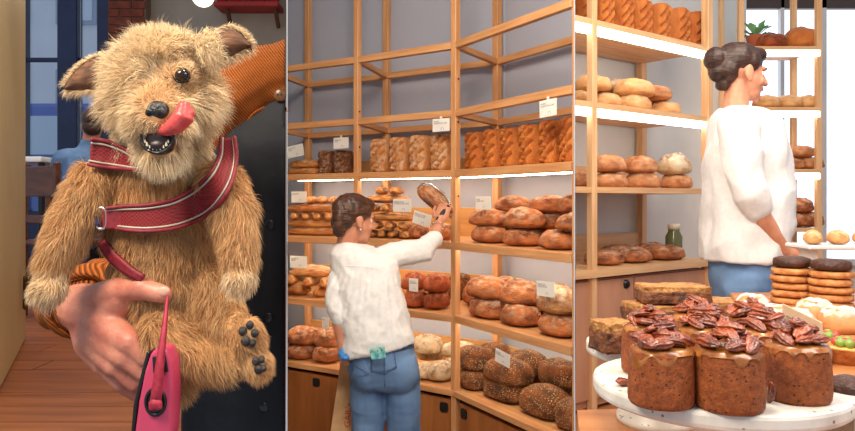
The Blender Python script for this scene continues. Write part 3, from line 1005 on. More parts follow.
def hand_prims(wrist, palm_dir, palm_normal, spread, curl, s=1.0, thumb_side=1, r=0.0085):
    """palm and five fingers; curl in radians per joint, bending towards -palm_normal"""
    d = Vector(palm_dir).normalized(); n = Vector(palm_normal).normalized()
    n = (n - d * n.dot(d)).normalized()
    w = d.cross(n)
    W = Vector(wrist)
    out = [E(W + d * 0.045 * s, (0.050 * s, 0.040 * s, 0.015 * s), Matrix((d, w, n)).transposed(), 16, 10),
           E(W + d * 0.070 * s, (0.024 * s, 0.040 * s, 0.013 * s), Matrix((d, w, n)).transposed(), 16, 10),
           T([W - d * 0.02 * s, W + d * 0.025 * s], [0.026 * s, 0.024 * s])]
    lens = [0.070, 0.078, 0.073, 0.058]
    for k in range(4):
        a = (k - 1.5)
        base = W + d * (0.078 - 0.004 * abs(a)) * s + w * (-thumb_side * a * 0.019 * s)
        dirv = (d + w * (-thumb_side * a * spread)).normalized()
        axis = dirv.cross(n).normalized()
        pts = [base]
        q = dirv
        for j, fr in enumerate((0.45, 0.32, 0.23)):
            q = Matrix.Rotation(-curl * (0.7 if j == 0 else 1.0), 3, axis) @ q
            pts.append(pts[-1] + q * lens[k] * fr * s)
        out.append(finger(pts, r * s, r * 0.8 * s))
    b0 = W + d * 0.025 * s + w * (thumb_side * 0.030 * s)
    t1 = (d * 0.7 + w * thumb_side * 0.6 - n * 0.35).normalized()
    b1 = b0 + t1 * 0.038 * s
    t2 = (d * 0.95 + w * thumb_side * 0.1 - n * 0.35).normalized()
    b2 = b1 + t2 * 0.032 * s
    out.append(finger([b0, b1, b2], 0.012 * s, 0.009 * s))
    return out

# ---- the customer reaching for a loaf
Z0 = 3.12
woman = thing('person', 'woman in white blouse and jeans reaching up to a shelf, seen from behind', 'person', (P(383, 300, Z0).x, Z0, FLOOR_M))
hc = P(355, 220, Z0)
yaw = math.radians(-58)
HM = Matrix.Translation(hc) @ Matrix.Rotation(yaw, 4, 'Z') @ Matrix.Rotation(math.radians(-8), 4, 'X')
wristL = P(342.5, 344, 3.07)
wristR = P(439.5, 222, 3.29)
prims = head_prims(HM, 0.93)
prims += [T([P(349, 228, Z0), P(347, 246, Z0 + 0.01), P(356, 262, Z0 + 0.02)], [0.048, 0.050, 0.06]),
          RINGS([(358, 252, Z0, 12, 0.05), (364, 262, Z0, 29, 0.085), (370, 300, Z0, 26, 0.08), (379, 345, Z0, 26, 0.08), (383, 375, Z0, 24, 0.07)]),
          T([P(340, 262, 3.12), P(335, 302, 3.08), P(339, 322, 3.07), wristL], [0.036, 0.034, 0.033, 0.023]),
          T([P(392, 258, 3.16), P(427, 249, 3.22), P(434, 238, 3.25), wristR], [0.036, 0.036, 0.034, 0.022]),
          T([P(369, 375, Z0), P(368, 480, Z0), P(366, 545, Z0)], [0.045, 0.038, 0.032]),
          T([P(400, 375, Z0), P(403, 480, Z0), P(402, 545, Z0)], [0.045, 0.038, 0.032])]
prims += hand_prims(wristL, (0.03, 0.10, -1), (-0.75, -0.6, 0.0), 0.02, 0.75, 0.92, thumb_side=1, r=0.0095)
prims += hand_prims(wristR, (0.30, 0.28, 0.9), (-0.25, -0.9, 0.35), 0.02, 0.80, 0.92, thumb_side=-1, r=0.0095)
body = organic('body', prims, SKIN, woman, voxel=0.0042, smooth=4)
face_parts(HM, 0.93, woman)
# hair: swept back into a rolled bun
def hp(x, y, z, r):
    return E(HM @ Vector((x, y, z)), r, HM.to_3x3())
hair = organic('hair', [hp(0, -0.020, 0.045, (0.074, 0.092, 0.074)), hp(0, 0.030, 0.072, (0.058, 0.052, 0.036)),
                        hp(0, -0.052, 0.005, (0.060, 0.050, 0.060)), hp(0.020, -0.088, 0.015, (0.032, 0.032, 0.056)),
                        hp(0.010, -0.092, 0.045, (0.034, 0.030, 0.036)), hp(0.024, -0.086, -0.025, (0.024, 0.026, 0.040)), hp(-0.004, -0.084, -0.015, (0.028, 0.028, 0.044)),
                        hp(0, -0.070, -0.055, (0.040, 0.026, 0.030)), hp(0.05, 0.005, 0.045, (0.026, 0.042, 0.040)), hp(-0.05, 0.005, 0.045, (0.026, 0.042, 0.040))],
               HAIR, woman, voxel=0.004, smooth=4, post=folds(0.003, 20, (1.6, 1.6, 0.3)))
v, f = E(HM @ Vector((0.0705, -0.002, -0.040)), 0.0045, seg=10, rings=6)
link('earring', mesh('earring', v, f), mat('pearl', (240, 236, 230), rough=0.15), woman, smooth=True)
# blouse
def blouse_folds(p):
    px = p.x / p.y * F + CX; py = HY - (p.z - CH) / p.y * F
    if py < 268:
        base = 0.0020 * noise.noise(Vector((p.x * 14, p.y * 14, p.z * 14)))
    else:
        g = min(1, (py - 268) / 20)
        u = (px - 372) / (1 + (py - 268) * 0.012)
        base = g * 0.0042 * math.sin(u * 1.25 + 1.4 * noise.noise(Vector((u * 0.2, py * 0.02, 1)))) * max(0, 1 - (py - 268) / 70)
    q = Vector((p.x * 9 + p.z * 6, p.y * 7, p.z * 9 - p.x * 5))
    return base + 0.013 * (0.5 - abs(noise.noise(q))) + 0.0045 * (0.5 - abs(noise.noise(q * 2.4)))
blouse = organic('blouse', [
    RINGS([(353, 244, Z0 + 0.01, 13, 0.055, 2), (355, 248, Z0 + 0.01, 20, 0.075, 1), (359, 254, Z0 + 0.01, 28, 0.092), (364, 263, Z0 + 0.01, 33, 0.102), (367, 280, Z0, 33, 0.112),
           (371, 303, Z0, 34, 0.122), (375, 325, Z0, 36, 0.130), (378, 338, Z0, 36, 0.134, -4), (379, 348, Z0, 36, 0.130, -8)], power=2.3),
    T([P(344, 266, 3.12), P(338, 286, 3.09), P(336, 304, 3.075), P(340, 319, 3.07)], [0.046, 0.048, 0.048, 0.042]),
    T([P(384, 258, 3.14), P(406, 253, 3.18), P(424, 250, 3.215), P(434, 239, 3.25)], [0.056, 0.053, 0.052, 0.038])],
    BLOUSE, woman, voxel=0.0055, smooth=3, post=blouse_folds)
bv = bvh_of([blouse])
seam, _ = ribbon('yoke_seam', bv, [(339, 267, 0.5), (352, 266, 0.5), (372, 268, 0.5), (392, 273, 0.5)], 24, 3, 0.001, 0.002, BLOUSE, woman)
# jeans
jeans = organic('jeans', [
    RINGS([(379, 340, Z0, 32, 0.108), (381, 352, Z0, 34, 0.118), (383, 366, Z0, 36, 0.124), (385, 380, Z0, 33, 0.11), (385, 388, Z0, 26, 0.08)], power=2.1),
    E(P(368, 372, Z0 - 0.030), (0.080, 0.090, 0.100)), E(P(401, 372, Z0 - 0.030), (0.082, 0.090, 0.100)),
    T([P(367, 372, Z0 + 0.01), P(368, 400, Z0), P(368, 431, Z0), P(367, 486, Z0), P(365, 530, Z0), P(364, 553, Z0)], [0.078, 0.080, 0.073, 0.058, 0.052, 0.048]),
    T([P(402, 372, Z0 + 0.01), P(403, 400, Z0), P(404, 431, Z0), P(404, 486, Z0), P(403, 530, Z0), P(402, 553, Z0)], [0.079, 0.081, 0.075, 0.058, 0.052, 0.048])],
    DENIM, woman, voxel=0.0055, smooth=14, post=folds(0.0045, 7, (0.6, 1, 2.2), 4.0))
jv = bvh_of([jeans])
ribbon('waistband', jv, [(346, 356, 2.6), (365, 355, 2.6), (390, 351, 2.6), (414, 345, 2.6)], 24, 3, 0.003, 0.004, DENIM_SEAM, woman)
pk, prow = ribbon('back_pocket', jv, [(371, 360, 12.5), (384, 360, 12.5), (394, 357, 11)], 10, 8, 0.003, 0.003, DENIM, woman)
pk2, _ = ribbon('back_pocket', jv, [(352, 366, 10), (360, 366, 11), (366, 364, 11)], 8, 8, 0.003, 0.003, DENIM, woman)
for path in ([(371, 348, 0.45), (371, 370, 0.45)], [(371, 371, 0.45), (384, 373, 0.45), (396, 366, 0.45)], [(396, 367, 0.45), (394, 347, 0.45)],
             [(384, 352, 0.5), (384.5, 375, 0.5), (385, 394, 0.5)], [(350, 362, 0.5), (366, 372, 0.5)]):
    ribbon('stitched_seam', jv, path, 16, 3, 0.0055, 0.002, DENIM_SEAM, woman)
for sx, px in ((-1, 364), (1, 402)):
    c = P(px, 553, Z0)
    shoe = organic('shoe', [E((c.x, c.y + 0.05, 0.040), (0.042, 0.12, 0.036)), E((c.x, c.y - 0.03, 0.05), (0.040, 0.05, 0.048)), E((c.x, c.y + 0.05, 0.016), (0.046, 0.13, 0.014))], mat('shoe_leather', (40, 36, 36), rough=0.5), woman, voxel=0.006, smooth=3)
# things she carries
purse = thing('card_wallet', 'teal patterned card wallet sticking out of the jeans back pocket', 'wallet', P(377, 352, 2.95))
pc = [P(370, 353, 2.945), P(385, 350.5, 2.945)]
dirx = (pc[1] - pc[0]); L = dirx.length
Mw = frame_x(pc[0], pc[1])
link('cover', bevel(box_mesh('cover', 0, L, -0.004, 0.012, -0.03, 0.017), 0.003, 2), mat('teal_print', (60, 150, 160), (150, 210, 205), scale=60, rough=0.5), purse, M=Mw)
for k in range(3):
    link('printed_flower', bevel(box_mesh('printed_flower', L * (0.14 + 0.3 * k), L * (0.28 + 0.3 * k), -0.0055, -0.003, 0.0, 0.010), 0.001, 1), mat('wallet_print', (36, 76, 92), (200, 190, 120), scale=120, rough=0.6), purse, M=Mw)
blue = organic('glove', [E(P(346, 357, 3.03), (0.022, 0.02, 0.014)), E(P(342, 353, 3.05), (0.016, 0.016, 0.02)), E(P(349.5, 354.5, 3.03), (0.012, 0.014, 0.01)), E(P(343, 358, 3.03), (0.014, 0.012, 0.012))], mat('blue_nitrile', (52, 120, 190), (80, 150, 214), scale=20, rough=0.45), None, voxel=0.003, smooth=2, post=folds(0.003, 60))
tag(blue, 'crumpled blue glove held in the woman\'s lowered hand', 'glove')
br = []
for k in range(22):
    a = 2 * math.pi * k / 22
    dw = (P(439.5, 222, 3.29) - P(434, 238, 3.25)).normalized()
    u = dw.cross(Vector((0, 1, 0))).normalized(); w_ = dw.cross(u)
    br.append(P(438.5, 226, 3.278) + (u * math.cos(a) + w_ * math.sin(a)) * 0.031)
V, Fc = [], []
for k, p in enumerate(br):
    v, f = E(p, 0.0035, seg=6, rings=4)
    Fc += [tuple(i + len(V) for i in q) for q in f]; V += v
bc = link('bracelet', mesh('bracelet', V, Fc), STEEL, None, smooth=True)
tag(bc, 'thin bead bracelet on the wrist of the raised arm', 'bracelet')
bc['kind'] = 'thing'
# the loaf and the tongs in the raised hand
a, b = P(420.5, 187.5, 3.40), P(451, 212, 3.40)
ax = (b - a).normalized()
up = Vector((-0.1, -0.85, 0.55))
M = Matrix.Translation((a + b) / 2 - up.normalized() * 0.0) @ axes(ax, up)
me = LM['batard'][1].copy(); me.materials.clear(); me.materials.append(BM['rustic'])
lo = bpy.data.objects.new('loaf', me); COL.objects.link(lo)
sc = Matrix.Diagonal(((b - a).length * 1.06, 0.082, 0.075, 1))
lo.matrix_basis = M @ Matrix.Translation((0, 0, -0.035)) @ sc
tag(lo, 'floury oval loaf gripped in tongs by the raised hand', 'bread')
tongs = thing('tongs', 'steel serving tongs with black grip holding a loaf in the raised hand', 'tongs', P(443, 212, 3.33))
def arm(pts, r, m, nm):
    v, f = T(pts, r, 8)
    return link(nm, mesh(nm, v, f), m, tongs, smooth=True)
arm([P(418.5, 188, 3.405), P(423, 182.5, 3.40), P(432, 184.5, 3.40), P(444, 194, 3.38), P(449.5, 203, 3.345), P(447.5, 209, 3.335)], 0.0055, STEEL, 'jaw')
arm([P(446.5, 213, 3.43), P(451, 218, 3.42), P(452.5, 212, 3.39), P(450, 206, 3.35), P(447, 209, 3.335)], 0.0055, STEEL, 'jaw')
arm([P(448, 207, 3.315), P(443, 213, 3.295), P(438, 219.5, 3.285)], [0.011, 0.013, 0.012], BLACK, 'grip')
# tall paper bag leaning on the cabinet, below the lowered hand
bag = thing('paper_bag', 'tall brown kraft paper bag with red lettering beside the jeans', 'bag', P(342, 500, 3.28))
KRAFT = mat('kraft_paper', (176, 134, 92), (198, 156, 112), scale=14, rough=0.75, bump=0.25, bscale=18)
tops = [P(340.5, 362, 3.24), P(353, 362, 3.28), P(356, 362, 3.46), P(343, 362, 3.42)]
bot = [P(322, 490, 3.16), P(348, 490, 3.16), P(357, 480, 3.38), P(338, 480, 3.38)]
for p in bot: p.z = 0.28
V = []
NR = 9
for i in range(NR):
    t = i / (NR - 1)
    for k in range(4):
        p = bot[k].lerp(tops[k], t)
        q = bot[(k + 1) % 4].lerp(tops[(k + 1) % 4], t)
        V.append(p + Vector((0, 0, 0)))
        V.append(p.lerp(q, 0.5) + Vector((0.006 * noise.noise(Vector((k * 3.1, t * 7, 1))), 0.008 * noise.noise(Vector((k * 2.1, t * 6, 5))), 0)))
Fc = [(i * 8 + k, i * 8 + (k + 1) % 8, (i + 1) * 8 + (k + 1) % 8, (i + 1) * 8 + k) for i in range(NR - 1) for k in range(8)] + [tuple(range(7, -1, -1))]
bm_ = mesh('sack', V, Fc)
sack = link('sack', bm_, KRAFT, bag)
sd = sack.modifiers.new('paper', 'SOLIDIFY'); sd.thickness = 0.0012
# lettering running up the front face
fc = (bot[0].lerp(tops[0], 0.42) * 0.42 + bot[1].lerp(tops[1], 0.42) * 0.58)
upv = (bot[0].lerp(bot[1], 0.5) - tops[0].lerp(tops[1], 0.5)).normalized() * -1
rt = (bot[1] - bot[0]).normalized()
tm = text_mesh("GAIL's", 0.040, 'CENTER')
nrmv = rt.cross(upv).normalized()
if nrmv.y > 0: nrmv = -nrmv
fc = P(346.5, 415, 3.17)
hb = bvh_of([sack]); hh, hn = hit(hb, 346.5, 415)
if hh is not None: fc = hh
Mt = Matrix.Translation(fc + Vector((0, -0.004, 0))) @ Matrix((upv, -rt if (upv.cross(-rt)).dot(nrmv) > 0 else rt, nrmv)).transposed().to_4x4() @ Matrix.Translation((0, -0.02, 0))
link('lettering', tm.copy(), mat('red_ink', (190, 50, 36), rough=0.7), bag, M=Mt)

# ------------------------------------------------------------------ the cafe corner: setting
def clip_left(poly): return clip2(poly, KL, True)
fl = prism('floor', clip_left([(-4.2, 0.6), (0, 0.6), (0, 7.4), (-4.2, 7.4)]), FLOOR_L - 0.06, FLOOR_L - 0.012, mat('dark_joint', (58, 32, 20), rough=0.8))
struct(fl)
PLANK = mat('warm_floor_plank', (136, 72, 36), (178, 104, 56), scale=2.4, stretch=(1.0, 9, 9), rough=0.42, detail=6, lo=0.3, hi=0.7)
y = 1.7
while y < 6.9:
    w = 0.17
    off = random.uniform(0, 1.2)
    x = -4.1 + off - 1.2
    while x < KL * y:
        poly = clip_left([(x, y), (x + 1.35, y), (x + 1.35, y + w - 0.006), (x, y + w - 0.006)])
        poly = clip2(poly, -4.1, False) if False else [p for p in poly]
        if len(poly) >= 3 and min(p[0] for p in poly) > -5.5 and max(p[0] / p[1] for p in poly) > -0.66:
            prism('plank', poly, FLOOR_L - 0.012, FLOOR_L, PLANK, fl)
        x += 1.356
    y += w
NAVY = mat('navy_paint', (20, 34, 72), (28, 44, 88), scale=4, rough=0.4)
BRICK = mat('brick_red', (104, 44, 30), (134, 62, 42), scale=12, rough=0.85, bump=0.2)
GREIGE = mat('greige_plaster', (158, 146, 132), (168, 156, 142), scale=3, rough=0.9)
CREAM = mat('cream_gloss_paint', (206, 176, 122), (214, 186, 134), scale=3, rough=0.5)
YB = 6.6
def zpix(py, d): return CH + (HY - py) / F * d
def xpix(px, d): return (px - CX) / F * d
# back wall right of the brick pier, and below the window
struct(prism('wall_back_cafe', clip_left([(xpix(150, YB), YB), (0, YB), (0, YB + 0.1), (xpix(150, YB), YB + 0.1)]), FLOOR_L, 5.4, GREIGE))
struct(prism('wall_below_window', [(xpix(-20, YB), YB), (xpix(150, YB), YB), (xpix(150, YB), YB + 0.1), (xpix(-20, YB), YB + 0.1)], FLOOR_L, FLOOR_L + 0.55, NAVY))
pier = struct(prism('wall_pier', [(xpix(114, YB), YB - 0.12), (xpix(151, YB), YB - 0.12), (xpix(151, YB), YB + 0.1), (xpix(114, YB), YB + 0.1)], FLOOR_L, 5.4, mat('mortar', (120, 96, 80), rough=0.9)))
x0, x1 = xpix(114, YB), xpix(151, YB)
bz = zpix(60, YB)
k = 0
while bz < 4.2:
    xs = x0 + 0.004 if k % 2 == 0 else x0 - 0.11
    while xs < x1 - 0.01:
        a, b = max(xs, x0 + 0.003), min(xs + 0.215, x1 - 0.003)
        if b - a > 0.02:
            link('brick', bevel(box_mesh('brick', a, b, YB - 0.135, YB - 0.12, bz, bz + 0.065), 0.004, 1), BRICK, pier)
        xs += 0.225
    bz += 0.075; k += 1
win = thing('window_1', None, None, (xpix(70, YB), YB, FLOOR_L + 0.55)); struct(win)
for px, w in ((70, 20), (106, 13), (24, 7)):
    beam('window_frame', (xpix(px, YB), YB, FLOOR_L + 0.55), (xpix(px, YB), YB, 5.4), w * pxm(YB), 0.12, NAVY, win, bev=0.01)
for z in (FLOOR_L + 0.56, zpix(60, YB)):
    beam('glazing_bar', (xpix(24, YB), YB, z), (xpix(110, YB), YB, z), 0.06, 0.07 if z < 2 else 0.035, NAVY, win)
GLASS = mat('window_glass', (236, 244, 255), rough=0.02, transmission=1.0, jitter=False)
for a, b in ((27, 60), (80, 100)):
    link('pane', box_mesh('pane', xpix(a, YB), xpix(b, YB), YB + 0.01, YB + 0.016, FLOOR_L + 0.58, 5.38), GLASS, win)
# street beyond the window
st = prism('pavement', [(-7, YB + 0.2), (-2.0, YB + 0.2), (-2.0, 12), (-7, 12)], FLOOR_L - 0.1, FLOOR_L - 0.02, mat('pavement_stone', (150, 152, 156), (164, 166, 170), scale=3, rough=0.9)); struct(st)
van = thing('street_van', 'blue van parked in the street outside the cafe window', 'van', (-4.9, 10.4, FLOOR_L))
VANB = mat('van_blue', (44, 84, 178), (54, 96, 190), scale=3, rough=0.3)
link('body', bevel(box_mesh('body', -6.4, -3.3, 10.0, 11.6, FLOOR_L + 0.35, FLOOR_L + 2.1), 0.15, 3), VANB, van, smooth=False)
for wx in (-5.8, -3.9):
    v, f = T([(wx, 9.98, FLOOR_L + 0.3), (wx, 10.2, FLOOR_L + 0.3)], 0.3, 20)
    link('wheel', mesh('wheel', v, f), BLACK, van, smooth=True)
link('side_window', box_mesh('side_window', -5.9, -5.0, 9.985, 10.0, FLOOR_L + 1.35, FLOOR_L + 1.9), mat('van_glass', (190, 214, 236), rough=0.1), van)
link('side_window', box_mesh('side_window', -4.85, -4.1, 9.985, 10.0, FLOOR_L + 1.35, FLOOR_L + 1.9), mat('van_glass', (190, 214, 236), rough=0.1), van)
fac = thing('street_facade', 'pale shop building across the street outside the cafe window', 'building', (-5, 14, FLOOR_L))
link('wall', box_mesh('wall', -11, -3.0, 14, 14.3, FLOOR_L - 0.1, 12), mat('pale_render', (206, 214, 224), (216, 222, 230), scale=2, rough=0.9), fac)
for wx in (-8.8, -7.4, -6.0, -4.6):
    for wz in (2.0, 4.2):
        wn = link('window', box_mesh('window', wx, wx + 0.8, 13.93, 14.0, FLOOR_L + wz, FLOOR_L + wz + 1.3), mat('grey_sash', (150, 164, 184), rough=0.6), fac)
        link('pane', box_mesh('pane', wx + 0.07, wx + 0.73, 13.91, 13.93, FLOOR_L + wz + 0.07, FLOOR_L + wz + 1.23), mat('facade_glass', (196, 212, 230), rough=0.3), wn)
# open cream door at the edge of the picture
da, db = Vector((xpix(-6, 2.42), 2.42)), Vector((xpix(25.5, 3.5), 3.5))
nd = Vector((-(db - da).y, (db - da).x)).normalized()
door = struct(prism('door_1', [xy(da), xy(db), xy(db + nd * 0.05), xy(da + nd * 0.05)], FLOOR_L + 0.01, 3.6, CREAM, xdir=(db - da)))
dpt = da.lerp(db, 0.80) - nd * 0.02
hz = zpix(284, dpt.y)
lev = [(dpt.x, dpt.y, hz + 0.03), (dpt.x, dpt.y, hz - 0.11)]
hd = organic('door_handle', [T([Vector(p) for p in lev], [0.012, 0.014]), T([Vector(lev[0]), Vector(lev[0]) - Vector((nd.x, nd.y, 0)) * 0.04 + Vector((0.0, -0.06, 0))], [0.010, 0.012])], mat('aged_brass', (120, 100, 70), rough=0.35, metal=1.0), None, voxel=0.004, smooth=3)
hd.parent = door; hd.matrix_parent_inverse = WORLD_OF(door).inverted()
# hanging globe, red shelf with brackets
gl = thing('globe_lamp', 'round white globe lamp hanging by the cafe wall', 'lamp', P(203, 0, 5.4))
v, f = E(P(203, -4, 5.4), 0.085, seg=24, rings=16)
link('globe', mesh('globe', v, f), mat('opal_glass', (255, 240, 214), rough=0.2, emit=2.6), gl, smooth=True)
beam('rod', P(203, -14, 5.4), P(203, -14, 5.4) + Vector((0, 0, 0.7)), 0.012, 0.012, BLACK, gl, bev=0)
rs = thing('wall_shelf', 'red painted shelf on wooden brackets high on the cafe wall', 'shelf', P(260, 5, YB - 0.1))
RED = mat('red_paint', (150, 26, 22), (172, 36, 30), scale=6, rough=0.5)
sx0, sx1 = xpix(222, YB), KL * YB - 0.03
link('board', bevel(box_mesh('board', sx0, sx1, YB - 0.26, YB - 0.01, zpix(8, YB - 0.2), zpix(3, YB - 0.2)), 0.006, 1), RED, rs)
for k in range(5):
    link('red_panel', bevel(box_mesh('red_panel', sx0 + 0.02 + k * 0.115, sx0 + 0.125 + k * 0.115, YB - 0.25, YB - 0.2, zpix(3, YB - 0.2), zpix(3, YB - 0.2) + 0.22), 0.012, 1), RED, rs)
for px in (232, 279):
    beam('bracket', (xpix(px, YB), YB - 0.02, zpix(28, YB)), (xpix(px, YB), YB - 0.22, zpix(8, YB)), 0.03, 0.04, mat('bracket_wood', (96, 58, 36), rough=0.6), rs)
# white table, chairs and the guest in denim
tbl = thing('bar_table', 'white topped table by the cafe window', 'table', (xpix(45, 5.2), 5.2, FLOOR_L))
tz = zpix(158, 5.1)
link('table_top', bevel(box_mesh('table_top', xpix(22, 5.2), xpix(63, 5.2), 4.9, 5.6, tz - 0.04, tz), 0.012, 2), mat('white_laminate', (232, 234, 238), rough=0.35), tbl)
for lx in (xpix(27, 5.2), xpix(58, 5.2)):
    for ly in (4.98, 5.5):
        beam('leg', (lx, ly, FLOOR_L), (lx, ly, tz - 0.04), 0.035, 0.035, BLACK, tbl, bev=0.003)
WOODD = mat('dark_chair_wood', (84, 44, 28), (116, 64, 40), scale=5, stretch=(1, 6, 6), rough=0.45)
def cafe_chair(cx, cy, rz, label):
    t = thing('cafe_chair', label, 'chair', (cx, cy, FLOOR_L), rotz=rz)
    def lk(nm, me, m=WOODD):
        o = link(nm, me, m, t, world=False); return o
    lk('seat', bevel(box_mesh('seat', -0.2, 0.2, -0.2, 0.2, 0.43, 0.46), 0.012, 2))
    for sx in (-1, 1):
        lk('leg', bevel(box_mesh('leg', sx * 0.17 - 0.018, sx * 0.17 + 0.018, -0.18, -0.145, 0.0, 0.43), 0.005, 1))
        lk('leg', bevel(box_mesh('leg', sx * 0.17 - 0.018, sx * 0.17 + 0.018, 0.15, 0.185, 0.0, 0.92), 0.005, 1))
    lk('backrest', bevel(box_mesh('backrest', -0.16, 0.16, 0.155, 0.18, 0.72, 0.90), 0.008, 2))
    lk('back_slat', bevel(box_mesh('back_slat', -0.16, 0.16, 0.157, 0.175, 0.56, 0.61), 0.005, 1))
    return t
cafe_chair(xpix(67, 4.3), 4.3, 2.6, 'dark wooden chair pulled out on the plank floor near the white table')
cafe_chair(xpix(84, 4.9), 4.9, 3.3, 'dark wooden chair the guest in the blue shirt sits on')
CHAMBRAY = mat('chambray_shirt', (72, 104, 150), (98, 132, 176), scale=8, rough=0.85, bump=0.1, bscale=60)
gd = 4.75
guest = thing('person', 'seated guest in a blue denim shirt by the cafe window, seen from behind', 'person', (xpix(84, gd), gd, FLOOR_L))
gx, gz = xpix(86, gd), FLOOR_L
GM = Matrix.Translation((gx + 0.05, gd, gz + 1.20)) @ Matrix.Rotation(math.radians(20), 4, 'Z')
gp = head_prims(GM, 0.95) + [T([(gx + 0.04, gd, gz + 1.14), (gx + 0.02, gd, gz + 1.0)], 0.055), T([(gx, gd, gz + 0.55), (gx, gd, gz + 0.88)], [0.12, 0.09]),
     T([(gx - 0.16, gd, gz + 0.93), (gx - 0.22, gd + 0.08, gz + 0.70), (gx - 0.14, gd + 0.32, gz + 0.68)], [0.045, 0.04, 0.03]), T([(gx + 0.16, gd, gz + 0.93), (gx + 0.22, gd + 0.08, gz + 0.70), (gx + 0.12, gd + 0.3, gz + 0.68)], [0.045, 0.04, 0.03]),
     T([(gx - 0.1, gd, gz + 0.55), (gx - 0.12, gd + 0.4, gz + 0.55), (gx - 0.12, gd + 0.42, gz + 0.06)], [0.07, 0.06, 0.045]), T([(gx + 0.1, gd, gz + 0.55), (gx + 0.12, gd + 0.4, gz + 0.55), (gx + 0.12, gd + 0.42, gz + 0.06)], [0.07, 0.06, 0.045])]
gp += hand_prims((gx - 0.14, gd + 0.32, gz + 0.68), (0.3, 1, 0), (0, 0, 1), 0.03, 0.4, 1.0) + hand_prims((gx + 0.12, gd + 0.3, gz + 0.68), (-0.3, 1, 0), (0, 0, 1), 0.03, 0.4, 1.0, thumb_side=-1)
organic('body', gp, SKIN, guest, voxel=0.007, smooth=3)
organic('hair', [E(GM @ Vector((0, -0.02, 0.045)), (0.078, 0.096, 0.078), GM.to_3x3()), E(GM @ Vector((0, -0.06, -0.01)), (0.068, 0.05, 0.06), GM.to_3x3())], HAIR2, guest, voxel=0.006, smooth=2)
organic('shirt', [T([(gx, gd, gz + 0.52), (gx, gd, gz + 0.72), (gx, gd, gz + 0.93)], [0.16, 0.165, 0.14]), T([(gx - 0.13, gd, gz + 0.96), (gx + 0.13, gd, gz + 0.96)], 0.095), T([(gx + 0.02, gd, gz + 1.0), (gx + 0.03, gd, gz + 1.06)], [0.09, 0.07]),
     T([(gx - 0.17, gd, gz + 0.92), (gx - 0.23, gd + 0.07, gz + 0.70), (gx - 0.16, gd + 0.26, gz + 0.68)], [0.07, 0.06, 0.045]), T([(gx + 0.17, gd, gz + 0.92), (gx + 0.23, gd + 0.07, gz + 0.70), (gx + 0.15, gd + 0.25, gz + 0.68)], [0.07, 0.06, 0.045])], CHAMBRAY, guest, voxel=0.009, smooth=3, post=folds(0.008, 7))
organic('trousers', [E((gx, gd + 0.02, gz + 0.53), (0.17, 0.15, 0.09)), T([(gx - 0.1, gd, gz + 0.54), (gx - 0.12, gd + 0.4, gz + 0.54), (gx - 0.12, gd + 0.42, gz + 0.1)], [0.09, 0.075, 0.06]), T([(gx + 0.1, gd, gz + 0.54), (gx + 0.12, gd + 0.4, gz + 0.54), (gx + 0.12, gd + 0.42, gz + 0.1)], [0.09, 0.075, 0.06])], mat('dark_trousers', (36, 38, 48), rough=0.8), guest, voxel=0.01, smooth=3)

# ------------------------------------------------------------------ the man holding the dog
def rpx(r, d): return r * pxm(d)
SHIRT = mat('black_shirt', (20, 23, 30), (30, 33, 42), scale=10, rough=0.8, bump=0.2, bscale=40, jitter=False)
def corduroy():
    m = bpy.data.materials.new('brown_corduroy'); m.use_nodes = True
    n, l = m.node_tree.nodes, m.node_tree.links
    b = n['Principled BSDF']; b.inputs['Roughness'].default_value = 0.8; b.inputs['Specular IOR Level'].default_value = 0.2
    tc = n.new('ShaderNodeTexCoord'); mp = n.new('ShaderNodeMapping')
    mp.inputs['Rotation'].default_value = (0, math.radians(38), 0)
    l.new(tc.outputs['Object'], mp.inputs['Vector'])
    w = n.new('ShaderNodeTexWave'); w.wave_type = 'BANDS'; w.bands_direction = 'X'
    w.inputs['Scale'].default_value = 88; w.inputs['Distortion'].default_value = 1.2; w.inputs['Detail'].default_value = 1; w.inputs['Detail Scale'].default_value = 0.4
    l.new(mp.outputs[0], w.inputs['Vector'])
    r = n.new('ShaderNodeValToRGB')
    r.color_ramp.elements[0].color = lin((136, 70, 24)); r.color_ramp.elements[1].color = lin((178, 98, 40))
    r.color_ramp.elements[0].position = 0.15; r.color_ramp.elements[1].position = 0.6
    l.new(w.outputs['Fac'], r.inputs[0]); l.new(r.outputs[0], b.inputs['Base Color'])
    bp = n.new('ShaderNodeBump'); bp.inputs['Strength'].default_value = 0.9; bp.inputs['Distance'].default_value = 0.003
    l.new(w.outputs['Fac'], bp.inputs['Height']); l.new(bp.outputs[0], b.inputs['Normal'])
    return m
CORD = corduroy()
man = thing('person', 'person in brown corduroy jacket and black shirt holding the tan dog', 'person', (xpix(240, 1.16), 1.16, FLOOR_L))
TH0, TH1, TH2, TH3 = P(92, 304, 0.925), P(118, 291, 0.885), P(143, 289, 0.866), P(163, 294, 0.860)
wr = P(80, 306, 0.945)
K = [P(131, 343, 0.862), P(125, 357, 0.865), P(115, 366, 0.875), P(103, 365, 0.892)]
tipsA = [P(147, 358, 0.858), P(145, 373, 0.862), P(136, 384, 0.874), P(121, 384, 0.892)]
tipsB = [P(160, 366, 0.878), P(160, 384, 0.886), P(154, 395, 0.9), P(140, 396, 0.915)]
tipsC = [P(168, 366, 0.90), P(170, 384, 0.91), P(164, 396, 0.925), P(150, 398, 0.935)]
hp_ = [T([P(60, 299, 0.99), wr, P(92, 312, 0.925)], [0.034, 0.033, 0.034])]
for k in range(4):
    st_ = wr.lerp(P(88, 318, 0.94), k / 3)
    hp_.append(T([st_, st_.lerp(K[k], 0.55) + Vector((0, -0.006, 0)), K[k]], [0.026, 0.024, 0.0165 - 0.0008 * k]))
    hp_.append(finger([K[k], tipsA[k], tipsB[k], tipsC[k]], 0.0145 - 0.0008 * k, 0.0095))
